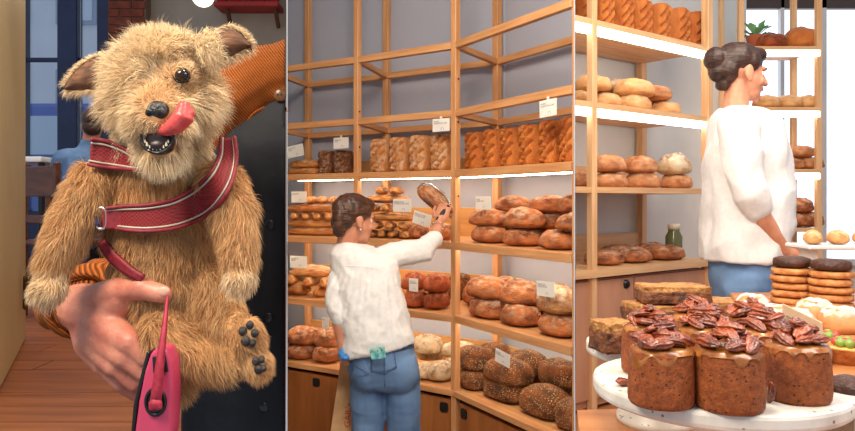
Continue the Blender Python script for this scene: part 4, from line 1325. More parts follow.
hp_.append(T([wr, TH0, TH1], [0.03, 0.026, 0.018]))
hp_.append(T([P(112, 312, 0.90), P(122, 300, 0.885)], [0.022, 0.018]))
hp_.append(finger([TH0, TH1, TH2, TH3], 0.019, 0.0118))
hp_.append(E(TH2, (0.0148, 0.0148, 0.0148)))
# the rest of the body under the clothes
hp_ += [T([P(60, 299, 0.99), P(110, 285, 1.10), P(190, 245, 1.20), P(222, 170, 1.17), P(240, 100, 1.14), P(300, 90, 1.16)], [0.034, 0.036, 0.04, 0.04, 0.04, 0.06]),
        RINGS([(325, 60, 1.16, 40, 0.05), (325, 120, 1.16, 90, 0.09), (322, 300, 1.16, 100, 0.10), (325, 420, 1.16, 105, 0.1)]),
        T([P(260, 400, 1.16), Vector((P(260, 400, 1.16).x, 1.16, FLOOR_L + 0.05))], [0.07, 0.05])]
mb = organic('body', hp_, SKIN_RUDDY, man, voxel=0.0028, smooth=5)
clip_obj(mb, KL, True)
nv, nf = E(TH3 + Vector((0.004, -0.0092, 0.004)), (0.0080, 0.0028, 0.0062), Matrix.Rotation(-0.15, 3, 'Y'))
link('thumbnail', mesh('thumbnail', nv, nf), mat('nail', (224, 164, 142), rough=0.25), man, smooth=True)
shirt = organic('shirt', [RINGS([(325, 70, 1.17, 55, 0.08), (322, 95, 1.17, 85, 0.10), (320, 150, 1.16, 104, 0.125), (318, 250, 1.155, 118, 0.135), (320, 380, 1.15, 132, 0.14), (322, 470, 1.15, 134, 0.13)], power=2.3)],
                SHIRT, man, voxel=0.007, smooth=3, post=folds(0.010, 6, (1.2, 1, 0.6)))
clip_obj(shirt, KL, True)
tro = organic('trousers', [T([P(262, 440, 1.17), Vector((P(262, 440, 1.17).x, 1.18, FLOOR_L + 0.02))], [0.10, 0.07]), E(P(280, 450, 1.17), (0.16, 0.12, 0.08))], mat('navy_trousers', (20, 22, 40), rough=0.85), man, voxel=0.009, smooth=3)
clip_obj(tro, KL, True)
jk = organic('jacket', [
    T([P(330, 80, 1.13), P(300, 74, 1.115), P(268, 78, 1.10), P(243, 98, 1.10), P(228, 138, 1.13), P(216, 190, 1.17), P(188, 248, 1.22), P(112, 287, 1.11), P(64, 300, 0.992)], [0.058, 0.057, 0.055, 0.058, 0.050, 0.05, 0.055, 0.05, 0.042]),
    T([P(64, 300, 0.992), P(75.5, 304, 0.956)], [0.042, 0.040]),
    T([P(300, 95, 1.085), P(270, 92, 1.075), P(246, 112, 1.085), P(236, 150, 1.12)], [0.026, 0.022, 0.020, 0.018])],
    CORD, man, voxel=0.0045, smooth=3, post=folds(0.006, 11, (1.4, 1, 0.8), 2.0))
clip_obj(jk, KL, True)
jb = bvh_of([jk])
ribbon('lapel_edge', jb, [(286, 110, 1.6), (268, 108, 1.6), (251, 118, 1.6), (242, 140, 1.6)], 22, 3, 0.004, 0.004, CORD, man)
bp, bn = hit(jb, 280, 95)
btm = mat('horn_button', (70, 44, 26), (110, 76, 46), scale=60, rough=0.3)
bo = bp or P(280, 95, 1.05)
v, f = E(bo, (0.010, 0.004, 0.010)); bt = link('button', mesh('button', v, f), btm, man, smooth=True)
for dx in (-0.0025, 0.0025):
    v, f = E(bo + Vector((dx, -0.0042, 0)), (0.0014, 0.001, 0.0014), seg=8, rings=5)
    link('thread_hole', mesh('thread_hole', v, f), BLACK, bt)
# dark seam ring at the cuff
cr = []
axc = (P(75.5, 304, 0.956) - P(64, 300, 0.992)).normalized()
u = axc.cross(Vector((0, 0, 1))).normalized(); w_ = axc.cross(u)
for k in range(25):
    a = 2 * math.pi * k / 24
    cr.append(P(79, 305.5, 0.944) + (u * math.cos(a) + w_ * math.sin(a)) * 0.0405)
v, f = T(cr, 0.0045, 8)
link('cuff_hem', mesh('cuff_hem', v, f), CORD, man, smooth=True)
sbv = bvh_of([shirt])
for (px, py) in ((264, 408), (268, 318), (270, 225)):
    q, _ = hit(sbv, px, py)
    if q is not None:
        v, f = E(q, (0.0075, 0.003, 0.0075)); link('shirt_button', mesh('shirt_button', v, f), mat('dark_button', (30, 32, 40), rough=0.3), man, smooth=True)

# ------------------------------------------------------------------ the dog
dog = thing('dog', 'scruffy tan terrier licking its nose, held up in a person\'s arm', 'dog', P(165, 390, 0.9))
UNDER = mat('undercoat', (184, 138, 90), (206, 162, 112), scale=16, rough=0.8)
dp_ = [E(P(165, 82, 0.885), (0.053, 0.058, 0.050)), E(P(140, 108, 0.875), (0.032, 0.042, 0.036)), E(P(190, 106, 0.88), (0.032, 0.042, 0.036)),
       E(P(164, 62, 0.885), (0.045, 0.05, 0.032)),
       T([P(162, 104, 0.86), P(158, 116, 0.812)], [0.040, 0.027]), E(P(143, 122, 0.825), (0.020, 0.022, 0.019)), E(P(174, 124, 0.825), (0.021, 0.022, 0.017)),
       T([P(161, 142, 0.865), P(161, 153, 0.822)], [0.030, 0.016]), E(P(181, 74, 0.84), (0.016, 0.012, 0.014)), E(P(131, 79, 0.842), (0.016, 0.012, 0.014)),
       T([P(163, 130, 0.91), P(160, 190, 0.94)], [0.05, 0.062]),
       T([P(158, 190, 0.945), P(164, 240, 0.945), P(172, 290, 0.94), P(180, 330, 0.935)], [0.070, 0.073, 0.070, 0.06]),
       T([P(98, 186, 0.90), P(72, 222, 0.865), P(56, 258, 0.85), P(50, 280, 0.845)], [0.034, 0.027, 0.021, 0.017]), E(P(49, 289, 0.84), (0.019, 0.022, 0.015)),
       T([P(222, 186, 0.90), P(236, 215, 0.868), P(240, 250, 0.85), P(240, 272, 0.845)], [0.030, 0.024, 0.020, 0.017]), E(P(240, 279, 0.84), (0.018, 0.021, 0.014)),
       E(P(170, 336, 0.895), (0.038, 0.04, 0.042)), T([P(170, 335, 0.885), P(200, 357, 0.865), P(238, 364, 0.845)], [0.038, 0.027, 0.015]),
       T([P(212, 292, 0.92), P(226, 322, 0.885), P(246, 340, 0.85)], [0.038, 0.028, 0.015]),
       E(P(249, 338, 0.835), (0.019, 0.015, 0.026)), E(P(258, 364, 0.835), (0.017, 0.015, 0.021)), E(P(178, 384, 0.90), (0.017, 0.02, 0.018))]
dbody = organic('body', dp_, UNDER, dog, voxel=0.0042, smooth=5)
dbv = bvh_of([dbody])

# ears: thick folded flaps
EAR = mat('dark_ear', (74, 48, 32), (120, 80, 52), scale=60, rough=0.85, stretch=(1, 1, 3))
def ear(topl, botl, d0, d1, bulge):
    n = 12
    tp, bt_ = smooth_path(topl, n), smooth_path(botl, n)
    rows = []
    for i in range(n):
        r_ = []
        for j in range(8):
            t = j / 7
            px = tp[i][0] * (1 - t) + bt_[i][0] * t; py = tp[i][1] * (1 - t) + bt_[i][1] * t
            d = d0 + (d1 - d0) * i / (n - 1) - bulge * math.sin(math.pi * t) * (1 - 0.4 * i / n)
            r_.append(P(px, py, d))
        rows.append(r_)
    return grid_solid('ear', rows, 0.006, EAR, dog), rows
earL, rowsL = ear([(116, 52), (98, 56), (80, 66), (64, 86)], [(112, 90), (98, 90), (82, 91), (66, 90)], 0.865, 0.875, 0.012)
earR, rowsR = ear([(204, 38), (222, 27), (238, 30), (250, 44)], [(214, 64), (226, 60), (238, 53), (251, 47)], 0.862, 0.875, 0.012)

# eyes, nose, mouth, tongue
GLOSS = mat('wet_black', (10, 8, 8), (16, 13, 12), rough=0.08)
NOSE = mat('nose_leather', (16, 14, 15), (30, 27, 28), scale=160, rough=0.3, bump=0.3, bscale=300)
q, _ = hit(dbv, 181, 75); ec = q + Vector((0, 0.0055, 0))
v, f = E(ec, 0.0094, seg=24, rings=16); link('eye', mesh('eye', v, f), mat('dog_eye', (26, 14, 8), (40, 22, 12), scale=40, rough=0.06), dog, smooth=True)
rim = [ec + Vector((0.0096 * math.cos(a), -0.0040, 0.0084 * math.sin(a))) for a in np.linspace(0, 2 * math.pi, 25)]
v, f = T(rim, 0.0013, 8); link('eyelid', mesh('eyelid', v, f), NOSE, dog, smooth=True)
q, _ = hit(dbv, 131, 81)
cl = [q + Vector((0.0012 * k, -0.002, -0.00025 * (k * k) / 6 + 0.002)) for k in range(-6, 7)]
v, f = T(cl, 0.0018, 8); link('closed_eyelid', mesh('closed_eyelid', v, f), mat('eyelid_skin', (70, 46, 32), rough=0.6), dog, smooth=True)
nc = P(157, 111, 0.795)
nose = organic('nose', [E(nc, (0.0146, 0.010, 0.0122)), E(nc + Vector((-0.006, -0.004, -0.003)), (0.007, 0.006, 0.007)), E(nc + Vector((0.006, -0.004, -0.003)), (0.007, 0.006, 0.007)), E(nc + Vector((0, 0, -0.010)), (0.004, 0.005, 0.006))], NOSE, dog, voxel=0.0014, smooth=12)
for sx in (-1, 1):
    v, f = E(nc + Vector((sx * 0.0060, -0.0098, -0.003)), (0.0026, 0.0016, 0.0034), seg=10, rings=6)
    link('nostril', mesh('nostril', v, f), mat('nostril_black', (3, 3, 3), rough=0.9), nose, smooth=True)
MOUTH = mat('mouth_black', (22, 10, 10), (40, 16, 16), scale=60, rough=0.3)
mc = P(160, 140, 0.806)
mo = organic('mouth', [E(mc, (0.0185, 0.010, 0.0155)), E(mc + Vector((0, 0.0, -0.008)), (0.0165, 0.012, 0.0095))], MOUTH, dog, voxel=0.002, smooth=3)
lip = [mc + Vector((0.0185 * math.cos(a), -0.0085, 0.003 + 0.0185 * math.sin(a))) for a in np.linspace(math.radians(175), math.radians(365), 22)]
v, f = T(lip, [0.0019] * 22, 8); link('lip', mesh('lip', v, f), NOSE, dog, smooth=True)
TOOTH = mat('tooth', (236, 222, 196), rough=0.25)
for k in range(9):
    a = math.radians(205 + 130 * k / 8)
    p = mc + Vector((0.0145 * math.cos(a), -0.0095, 0.003 + 0.0148 * math.sin(a)))
    big = 1.5 if k in (1, 7) else 1.0
    v, f = T([p, p + Vector((0, -0.0006, 0.0022 * big))], [0.0011 * big, 0.0005], 8)
    link('tooth', mesh('tooth', v, f), TOOTH, dog, smooth=True)
TONGUE = mat('tongue', (190, 62, 62), (214, 88, 84), scale=50, rough=0.3, bump=0.1, bscale=300, sss=0.15)
tpth = [(158, 131, 0.803), (167, 130, 0.793), (176, 125, 0.788), (184, 117, 0.787), (184, 107, 0.790)]
tg = organic('tongue', [T([P(*p) for p in tpth], [0.0050, 0.0075, 0.0105, 0.0118, 0.0075]), T([P(184, 122, 0.788), P(190, 113, 0.790)], [0.0070, 0.0060])], TONGUE, dog, voxel=0.0014, smooth=4)

# harness
def weave(name, c1, c2, scale):
    m = bpy.data.materials.new(name); m.use_nodes = True
    n, l = m.node_tree.nodes, m.node_tree.links
    b = n['Principled BSDF']; b.inputs['Roughness'].default_value = 0.65
    tc = n.new('ShaderNodeTexCoord'); ck = n.new('ShaderNodeTexChecker'); ck.inputs['Scale'].default_value = scale
    l.new(tc.outputs['Object'], ck.inputs['Vector'])
    ck.inputs['Color1'].default_value = lin(c1); ck.inputs['Color2'].default_value = lin(c2)
    l.new(ck.outputs['Color'], b.inputs['Base Color'])
    bp = n.new('ShaderNodeBump'); bp.inputs['Strength'].default_value = 0.6; bp.inputs['Distance'].default_value = 0.002
    l.new(ck.outputs['Fac'], bp.inputs['Height']); l.new(bp.outputs[0], b.inputs['Normal'])
    return m
MESHRED = weave('red_air_mesh', (150, 22, 28), (96, 10, 18), 420)
WEB = mat('maroon_webbing', (112, 18, 30), (140, 30, 44), scale=200, rough=0.6)
PIPE = mat('silver_piping', (170, 160, 140), (190, 180, 160), scale=60, rough=0.35)
har = thing('dog_harness', 'red mesh dog harness with silver piping worn by the terrier', 'harness', P(165, 220, 0.85))
cpath = [(107, 217, 9), (125, 218, 12), (150, 218, 13.5), (178, 213, 14.5), (203, 200, 15), (220, 180, 12), (228, 158, 9), (228, 138, 7)]
npath = [(91, 152, 13), (104, 154, 13.5), (120, 158, 11), (134, 163, 7), (146, 167, 3)]
lpath = [(102, 244, 4.5), (112, 258, 5), (126, 270, 5), (142, 279, 4)]
cb, crow = ribbon('chest_band', dbv, cpath, 44, 8, 0.019, 0.006, MESHRED, har, dmax=0.95, sm=6)
nb, nrow = ribbon('neck_band', dbv, npath, 20, 7, 0.014, 0.006, MESHRED, har, dmax=0.92, sm=6)
ribbon('belly_strap', dbv, lpath, 18, 4, 0.017, 0.004, WEB, har, dmax=0.95, sm=4)
for rw in (crow, nrow):
    for j in (0, -1):
        k2 = 1 if j == 0 else -2
        line = [r[j].lerp(r[k2], 0.1) + Vector((0, -0.0012, 0)) for r in rw]
        v, f = T(line, 0.0026, 8); link('binding', mesh('binding', v, f), WEB, har, smooth=True)
        line = [r[j].lerp(r[k2], 0.95) + Vector((0, -0.0010, 0)) for r in rw]
        v, f = T(line, 0.0013, 6); link('piping', mesh('piping', v, f), PIPE, har, smooth=True)
bc_ = crow[0][4] + Vector((-0.004, -0.004, 0))
link('strap_tab', bevel(box_mesh('strap_tab', bc_.x + 0.001, bc_.x + 0.026, bc_.y - 0.003, bc_.y + 0.003, bc_.z - 0.013, bc_.z + 0.012), 0.002, 2), WEB, har)
bk = [bc_ + Vector((-0.001 + 0.007 * math.cos(a), -0.001, 0.013 * math.copysign(abs(math.sin(a)) ** 0.5, math.sin(a)))) for a in np.linspace(0, 2 * math.pi, 29)]
v, f = T(bk, 0.0022, 8); link('buckle', mesh('buckle', v, f), STEEL, har, smooth=True)
v, f = E(bc_ + Vector((-0.006, -0.002, -0.004)), (0.004, 0.003, 0.006)); link('buckle_stud', mesh('buckle_stud', v, f), mat('blue_enamel', (40, 60, 150), rough=0.2), har, smooth=True)

# fur ------------------------------------------------------------
def make_fur(n_target):
    me = dbody.data
    me.calc_loop_triangles()
    co = coords(me); nn = normals(me)
    tri = np.empty(len(me.loop_triangles) * 3, np.int32); me.loop_triangles.foreach_get('vertices', tri); tri = tri.reshape(-1, 3)
    a, b, c = co[tri[:, 0]], co[tri[:, 1]], co[tri[:, 2]]
    area = np.linalg.norm(np.cross(b - a, c - a), axis=1)
    cen = (a + b + c) / 3
    tn = nn[tri].mean(1)
    w = area * np.where(tn[:, 1] < 0.35, 1.0, 0.25)
    pick = rng.choice(len(tri), n_target, p=w / w.sum())
    r1, r2 = np.sqrt(rng.random(n_target)), rng.random(n_target)
    p = a[pick] * (1 - r1)[:, None] + b[pick] * (r1 * (1 - r2))[:, None] + c[pick] * (r1 * r2)[:, None]
    nrm = tn[pick]; nrm /= np.linalg.norm(nrm, axis=1)[:, None] + 1e-9
    px = p[:, 0] / p[:, 1] * F + CX; py = HY - (p[:, 2] - CH) / p[:, 1] * F
    d = p[:, 1]
    head = (py < 168) & (np.hypot((px - 165) / 95, (py - 95) / 80) < 1.0) & (d < 0.955)
    fc = np.stack([px - 157, -(py - 116)], 1)
    fr = np.hypot(fc[:, 0], fc[:, 1]) + 1e-6
    flow = np.zeros_like(p)
    flow[:, 2] = -1.0; flow[:, 1] = -0.12
    # legs and belly
    leg2 = (py > 318) & (px > 150)
    flow[leg2] = np.array([0.75, -0.15, -0.65])
    armL = (px < 96) & (py > 180); flow[armL] = np.array([-0.35, -0.1, -0.93])
    up_ = np.clip((60 - (py - 40)) / 60, 0, 1)
    hx = fc[:, 0] / fr; hz_ = fc[:, 1] / fr
    hf = np.stack([hx * 0.9, np.full_like(hx, -0.25), hz_ * 0.8 - 0.25], 1)
    flow = np.where(head[:, None], hf, flow)
    into = np.minimum(0, (flow * nrm).sum(1))[:, None]
    flow = flow - nrm * into
    jit = rng.normal(size=p.shape)
    clump = np.array([noise.noise_vector(Vector(q) * 42) for q in p.tolist()])
    dirv = nrm * np.where(head, 0.55, 0.40)[:, None] + flow * 0.9 + jit * 0.16 + clump * np.where(head, 1.0, 0.65)[:, None]
    dirv /= np.linalg.norm(dirv, axis=1)[:, None]
    ln = np.where(head, 0.026, 0.0165) * rng.uniform(0.6, 1.25, len(p))
    ln = np.where(head, ln * np.clip(fr / 42, 0.38, 1.1), ln)
    ln = np.where(head & (py > 112), ln * 0.68, ln)
    pawz = (np.hypot(px - 250, py - 337) < 34) | (np.hypot(px - 259, py - 364) < 30)
    ln = np.where(pawz, ln * 0.55, ln)
    ln = np.where((py > 262) & ((px < 70) | (px > 222)) & (py < 300), ln * 0.7, ln)
    # bare spots: eye, nose, mouth, tongue, pads, under the straps and the hand
    keep = np.ones(len(p), bool)
    def drop(cx, cy, rx, ry, dm=2.0):
        nonlocal keep
        keep &= ~((((px - cx) / rx) ** 2 + ((py - cy) / ry) ** 2 < 1) & (d < dm) & (nrm[:, 1] < 0.1))
    drop(181, 75, 10, 9); drop(157, 111, 12, 10.5); drop(160, 143, 17, 14)
    drop(178, 117, 12, 13); drop(249, 333, 7, 10); drop(258, 364, 6, 7)
    for path, ex in ((cpath, 1.0), (npath, 1.0), (lpath, 1.0)):
        sp = np.array(smooth_path(path, 40))
        for q in sp:
            keep &= ~((np.hypot(px - q[0], py - q[1]) < q[2] * ex) & (nrm[:, 1] < 0.2))
    keep &= ~((px > 84) & (px < 134) & (py > 274) & (py < 340) & (nrm[:, 1] < 0.3) & (d < 0.93))
    near_eye = np.hypot(px - 181, py - 75) < 24
    ln = np.where(near_eye, ln * 0.45, ln)
    ln = np.where((np.abs(px - 160) < 22) & (py > 120) & (py < 134) & head, ln * 0.6, ln)
    p, nrm, dirv, ln, px, py, head = p[keep], nrm[keep], dirv[keep], ln[keep], px[keep], py[keep], head[keep]
    # extra long hair off the ears and the crown
    def extra(pts, dirs, L):
        nonlocal p, nrm, dirv, ln, px, py, head
        pts, dirs = np.array(pts), np.array(dirs)
        p = np.vstack([p, pts]); dirv = np.vstack([dirv, dirs / np.linalg.norm(dirs, axis=1)[:, None]])
        nrm = np.vstack([nrm, np.tile([0, -1, 0], (len(pts), 1))]); ln = np.concatenate([ln, L])
        px = np.concatenate([px, pts[:, 0] / pts[:, 1] * F + CX]); py = np.concatenate([py, HY - (pts[:, 2] - CH) / pts[:, 1] * F])
        head = np.concatenate([head, np.ones(len(pts), bool)])
    for rows_, sx in ((rowsL, -1), (rowsR, 1)):
        pts, dirs = [], []
        for _ in range(1500):
            i = random.random() ** 0.7 * 10.9; k = int(i); t = i - k
            top_edge = random.random() < 0.62
            j = 0 if top_edge else -1
            q = rows_[k][j].lerp(rows_[k + 1][j], t)
            pts.append(q + Vector((0, random.uniform(-0.002, 0.005), 0)))
            dirs.append(Vector((sx * (0.8 + random.gauss(0, 0.25)), random.gauss(0, 0.25), (0.25 if top_edge else -0.45) + random.gauss(0, 0.3))))
        extra(pts, dirs, rng.uniform(0.005, 0.013, len(pts)))
        pts, dirs = [], []
        for _ in range(2600):   # tufts over the ear's root
            i = random.random() * 2.6; k = int(i)
            j = random.randrange(7)
            q = rows_[k][j].lerp(rows_[k + 1][j + 1], random.random())
            pts.append(q + Vector((-sx * random.uniform(0, 0.016), -0.002, 0)))
            dirs.append(Vector((sx * (0.5 + random.gauss(0, 0.3)), -0.35 + random.gauss(0, 0.2), -0.1 + random.gauss(0, 0.5))))
        extra(pts, dirs, rng.uniform(0.008, 0.020, len(pts)))
    # scruffy tufts on the crown and cheeks
    pts, dirs, Ls = [], [], []
    rt = random.Random(3)
    for _ in range(120):
        a = rt.uniform(-0.25, math.pi + 0.25)
        rx = rt.uniform(0.55, 1.0)
        cx, cy = 163 + 58 * rx * math.cos(a), 92 - 52 * rx * math.sin(a)
        if abs(cx - 181) < 20 and abs(cy - 75) < 16: continue
        q, nq = hit(dbv, cx, cy)
        if q is None: continue
        td = Vector((math.cos(a) + rt.gauss(0, 0.35), -0.35 + rt.gauss(0, 0.2), math.sin(a) * 0.9 + rt.gauss(0, 0.35) - 0.1)).normalized()
        L0 = rt.uniform(0.026, 0.044)
        tipq = q + td * L0
        for _k in range(38):
            r0 = q + Vector((rt.gauss(0, 0.004), 0.002 + rt.gauss(0, 0.001), rt.gauss(0, 0.004)))
            pts.append(r0); dirs.append(tipq + Vector((rt.gauss(0, 0.0016), rt.gauss(0, 0.0016), rt.gauss(0, 0.0016))) - r0); Ls.append(L0 * rt.uniform(0.7, 1.1))
    extra(pts, dirs, np.array(Ls))
    n = len(p)
    seg = 4
    width = rng.uniform(0.0005, 0.0011, n)
    grav = np.array([0, 0, -1.0])
    side = np.cross(dirv, rng.normal(size=p.shape)); side /= np.linalg.norm(side, axis=1)[:, None] + 1e-9
    curl = np.cross(dirv, nrm) * rng.normal(0, 0.25, n)[:, None]
    V = np.empty((n, seg * 2 - 1, 3), np.float32)
    for s in range(seg):
        t = s / (seg - 1)
        q = p + dirv * (ln * t)[:, None] + (grav * 0.30 + curl - nrm * 0.15) * (ln * t * t)[:, None]
        wv = side * (width * (1 - t * 0.8) * 0.5)[:, None]
        if s < seg - 1:
            V[:, 2 * s] = q - wv; V[:, 2 * s + 1] = q + wv
        else:
            V[:, 2 * s] = q
    nv = seg * 2 - 1
    base = (np.arange(n) * nv)[:, None]
    tris = []
    for s in range(seg - 2):
        tris += [[2 * s, 2 * s + 1, 2 * s + 3], [2 * s, 2 * s + 3, 2 * s + 2]]
    s = seg - 2
    tris += [[2 * s, 2 * s + 1, 2 * s + 2]]
    tr = (base[:, None, :] + np.array(tris)[None]).reshape(-1, 3)
    me2 = bpy.data.meshes.new('fur')
    me2.vertices.add(n * nv); me2.vertices.foreach_set('co', V.ravel())
    me2.loops.add(len(tr) * 3); me2.loops.foreach_set('vertex_index', tr.ravel().astype(np.int32))
    me2.polygons.add(len(tr)); me2.polygons.foreach_set('loop_start', np.arange(len(tr), dtype=np.int32) * 3)
    me2.update(calc_edges=True)
    # coat colours
    def L(c): return np.array(lin(c))
    cream, tan, ginger, dark = L((250, 232, 198)), L((234, 196, 146)), L((216, 164, 108)), L((120, 80, 48))
    tonez = np.array([noise.noise(Vector(q) * 22) for q in p.tolist()]) * 0.5 + 0.5
    col = tan[None] * (1 - tonez)[:, None] + ginger[None] * tonez[:, None]
    hcol = cream[None] * (1 - 0.6 * tonez)[:, None] + tan[None] * (0.6 * tonez)[:, None]
    col = np.where(head[:, None], hcol, col)
    pw = ((py > 268) & ((px < 66) | ((px > 225) & (py < 300))))
    col = np.where(pw[:, None], cream[None] * 0.55 + tan[None] * 0.45, col)
    bridge = head & (np.abs(px - 157) < 16) & (py > 84) & (py < 108)
    col = np.where(bridge[:, None], cream[None] * 0.35 + tan[None] * 0.65, col)
    col *= rng.uniform(0.68, 1.18, n)[:, None]
    isdark = rng.random(n) < 0.06
    col = np.where(isdark[:, None], dark[None], col)
    col[:, 3] = 1
    cv = np.repeat(np.clip(col, 0, 1).astype(np.float32), nv, axis=0)
    at = me2.color_attributes.new('coat', 'FLOAT_COLOR', 'POINT'); at.data.foreach_set('color', cv.ravel())
    m = bpy.data.materials.new('fur'); m.use_nodes = True
    nt, l = m.node_tree.nodes, m.node_tree.links
    b_ = nt['Principled BSDF']; b_.inputs['Roughness'].default_value = 0.55; b_.inputs['Specular IOR Level'].default_value = 0.3
    an = nt.new('ShaderNodeAttribute'); an.attribute_name = 'coat'
    l.new(an.outputs['Color'], b_.inputs['Base Color'])
    tl = nt.new('ShaderNodeBsdfTranslucent'); l.new(an.outputs['Color'], tl.inputs['Color'])
    mx = nt.new('ShaderNodeMixShader'); mx.inputs[0].default_value = 0.35
    l.new(b_.outputs[0], mx.inputs[1]); l.new(tl.outputs[0], mx.inputs[2]); l.new(mx.outputs[0], nt['Material Output'].inputs['Surface'])
    o = link('fur', me2, m, dog)
    o['kind'] = 'stuff'
    return o
make_fur(120000)

# paw pads on the upturned hind feet
PAD = mat('paw_pad', (34, 28, 28), (58, 48, 46), scale=120, rough=0.6, bump=0.4, bscale=300)
for (cx, cy, r) in ((243, 331, 5), (250, 325, 4.6), (255, 333, 4.6), (246, 341, 5.5), (253, 343, 4), (256, 361, 4.6), (262, 359, 4), (259, 369, 5.2), (264, 368, 3.6)):
    q, nq = hit(dbv, cx, cy)
    if q is None: continue
    rr = r * 0.85 * pxm(q.y)
    v, f = E(q + Vector((0, -0.001, 0)), (rr, 0.0055, rr * 1.15)); link('paw_pad', mesh('paw_pad', v, f), PAD, dog, smooth=True)

# retractable lead
lead = thing('retractable_lead', 'pink plastic retractable dog lead with a red tape, held under the dog', 'lead', P(153, 470, 0.84))
PINK = mat('pink_plastic', (196, 62, 96), (210, 78, 112), scale=4, rough=0.3)
out = [(150, 353), (158, 347), (166, 349), (171, 362), (172.5, 390), (171, 431), (164, 470), (140, 470), (133, 440), (138, 402), (144, 372)]
def slab(name, outl, d0, d1, m, parent, bev):
    # extrude an outline given at depth d0 straight back to d1
    V = [P(x, y, d0) for x, y in outl]; n = len(V)
    V += [Vector((p.x, d1, p.z)) for p in V]
    Fc = [tuple(range(n - 1, -1, -1)), tuple(range(n, 2 * n))] + [(i, (i + 1) % n, n + (i + 1) % n, n + i) for i in range(n)]
    me = mesh(name, V, Fc)
    bm = bmesh.new(); bm.from_mesh(me); bmesh.ops.recalc_face_normals(bm, faces=bm.faces[:])
    bmesh.ops.bevel(bm, geom=[e for e in bm.edges], offset=bev, segments=3, affect='EDGES', profile=0.5, clamp_overlap=True)
    bm.to_mesh(me); bm.free()
    return link(name, me, m, parent, smooth=True)
slab('housing', out, 0.806, 0.838, PINK, lead, 0.006)
slab('side_grip', [(146, 371), (150, 352), (146, 352), (140, 376), (133, 405), (130, 440), (134, 440), (138, 402)], 0.812, 0.834, BLACK, lead, 0.002)
slab('top_slot', [(152, 357), (165, 355), (168, 372), (153, 374)], 0.8035, 0.8065, BLACK, lead, 0.001)
ov = [P(155.5 + 9.5 * math.cos(a), 402 + 13 * math.sin(a), 0.8045) for a in np.linspace(0, 2 * math.pi, 33)]
v, f = T(ov, 0.0022, 8); link('port_ring', mesh('port_ring', v, f), BLACK, lead, smooth=True)
v, f = E(P(155.5, 402, 0.806), (0.0105, 0.0035, 0.0145)); link('port', mesh('port', v, f), BLACK, lead, smooth=True)
TAPE = mat('red_tape', (150, 30, 52), (172, 44, 66), scale=200, rough=0.6)
tp = smooth_path([(155.5, 404, 5.8, 0.796), (157, 390, 5.6, 0.792), (161, 355, 4.2, 0.797), (165, 322, 2.8, 0.812), (167.5, 296, 1.6, 0.832)], 22)
rows = []
for q in tp:
    rows.append([P(q[0] - q[2], q[1], q[3] + 0.002), P(q[0], q[1], q[3]), P(q[0] + q[2], q[1], q[3] + 0.004)])
grid_solid('tape', rows, 0.0015, TAPE, lead)
kn = organic('tape_knot', [E(P(155.5, 404, 0.797), (0.008, 0.005, 0.007)), E(P(152, 407, 0.797), (0.004, 0.004, 0.005)), E(P(159, 407, 0.797), (0.004, 0.004, 0.004))], TAPE, lead, voxel=0.0014, smooth=2)

# ------------------------------------------------------------------ the cake counter: setting
def clip_r(poly): return clip2(poly, KR, False)
struct(prism('floor', clip_r([(0.1, 0.4), (5.0, 0.4), (5.0, 6.2), (0.1, 6.2)]), FLOOR_R - 0.05, FLOOR_R, mat('counter_floor', (176, 112, 64), (200, 136, 84), scale=2, stretch=(1, 8, 1), rough=0.5)))
Q0, Q1 = Vector((KR * 3.15 - 0.03, 3.13)), Vector((xpix(707, 3.80), 3.80))
qd = (Q1 - Q0).normalized(); qn = Vector((-qd.y, qd.x))
Q0 = Q0 - qd * 0.15
def rb(off0, off1, z0, z1, name, m, parent, a=0.0, b=1.0, bev=0.0):
    L = (Q1 - Q0)
    p = Q0 + L * a + qn * off0; q = Q0 + L * b + qn * off0; r = Q0 + L * b + qn * off1; s = Q0 + L * a + qn * off1
    return prism(name, clip_r([xy(p), xy(q), xy(r), xy(s)]), z0, z1, m, parent, xdir=qd, bev=bev)
PALEWALL = mat('pale_wall', (214, 214, 210), (222, 222, 218), scale=3, rough=0.9)
struct(rb(0.46, 0.52, FLOOR_R, 3.3, 'wall_back_counter', PALEWALL, None, 0, 2.0))
OAKP = mat('pale_oak', (214, 164, 114), (232, 188, 140), scale=3, stretch=(1.2, 14, 14), rough=0.5)
ru = thing('shelving_unit', 'pale oak bread shelves with glowing light strips, behind the cake stands', 'shelving', ((Q0.x + Q1.x) / 2, (Q0.y + Q1.y) / 2, FLOOR_R))
RS = [CH + 0.825, CH + 0.445, CH + 0.055]
RCOUNTER = CH - 0.320
LEDR = mat('bright_led', (255, 250, 242), scale=1, emit=7.0)
for z in RS:
    rb(0.0, 0.42, z - 0.022, z, 'shelf', OAKP, ru)
    rb(-0.012, 0.0, z - 0.022, z + 0.006, 'shelf_edge', OAKP, ru)
for z in RS[:2]:
    rb(-0.008, 0.02, z - 0.058, z - 0.0225, 'light_strip', LEDR, ru)
rb(-0.03, 0.44, RCOUNTER - 0.035, RCOUNTER, 'counter_board', OAKP, ru)
for t, w in ((0.245, 0.036), (1.0, 0.045)):
    for off in (0.0, 0.42):
        p = Q0 + (Q1 - Q0) * t + qn * off
        if p.x > KR * p.y + 0.03:
            me = bevel(box_mesh('post', 0, 3.2 - FLOOR_R, -w / 2, w / 2, -w / 2, w / 2), 0.003, 1)
            link('post', me, OAKP, ru, M=Matrix.Translation((p.x, p.y, FLOOR_R)) @ axes((0, 0, 1), (qd.x, qd.y, 0)))
for z in RS + [RCOUNTER]:
    rb(0.42, 0.44, z, z + 0.13, 'back_board', OAKP, ru)
rc = thing('base_cabinet', 'pinkish oak base cabinet with a dark finger hole, under the glowing shelves', 'cabinet', ((Q0.x + Q1.x) / 2, (Q0.y + Q1.y) / 2, FLOOR_R))
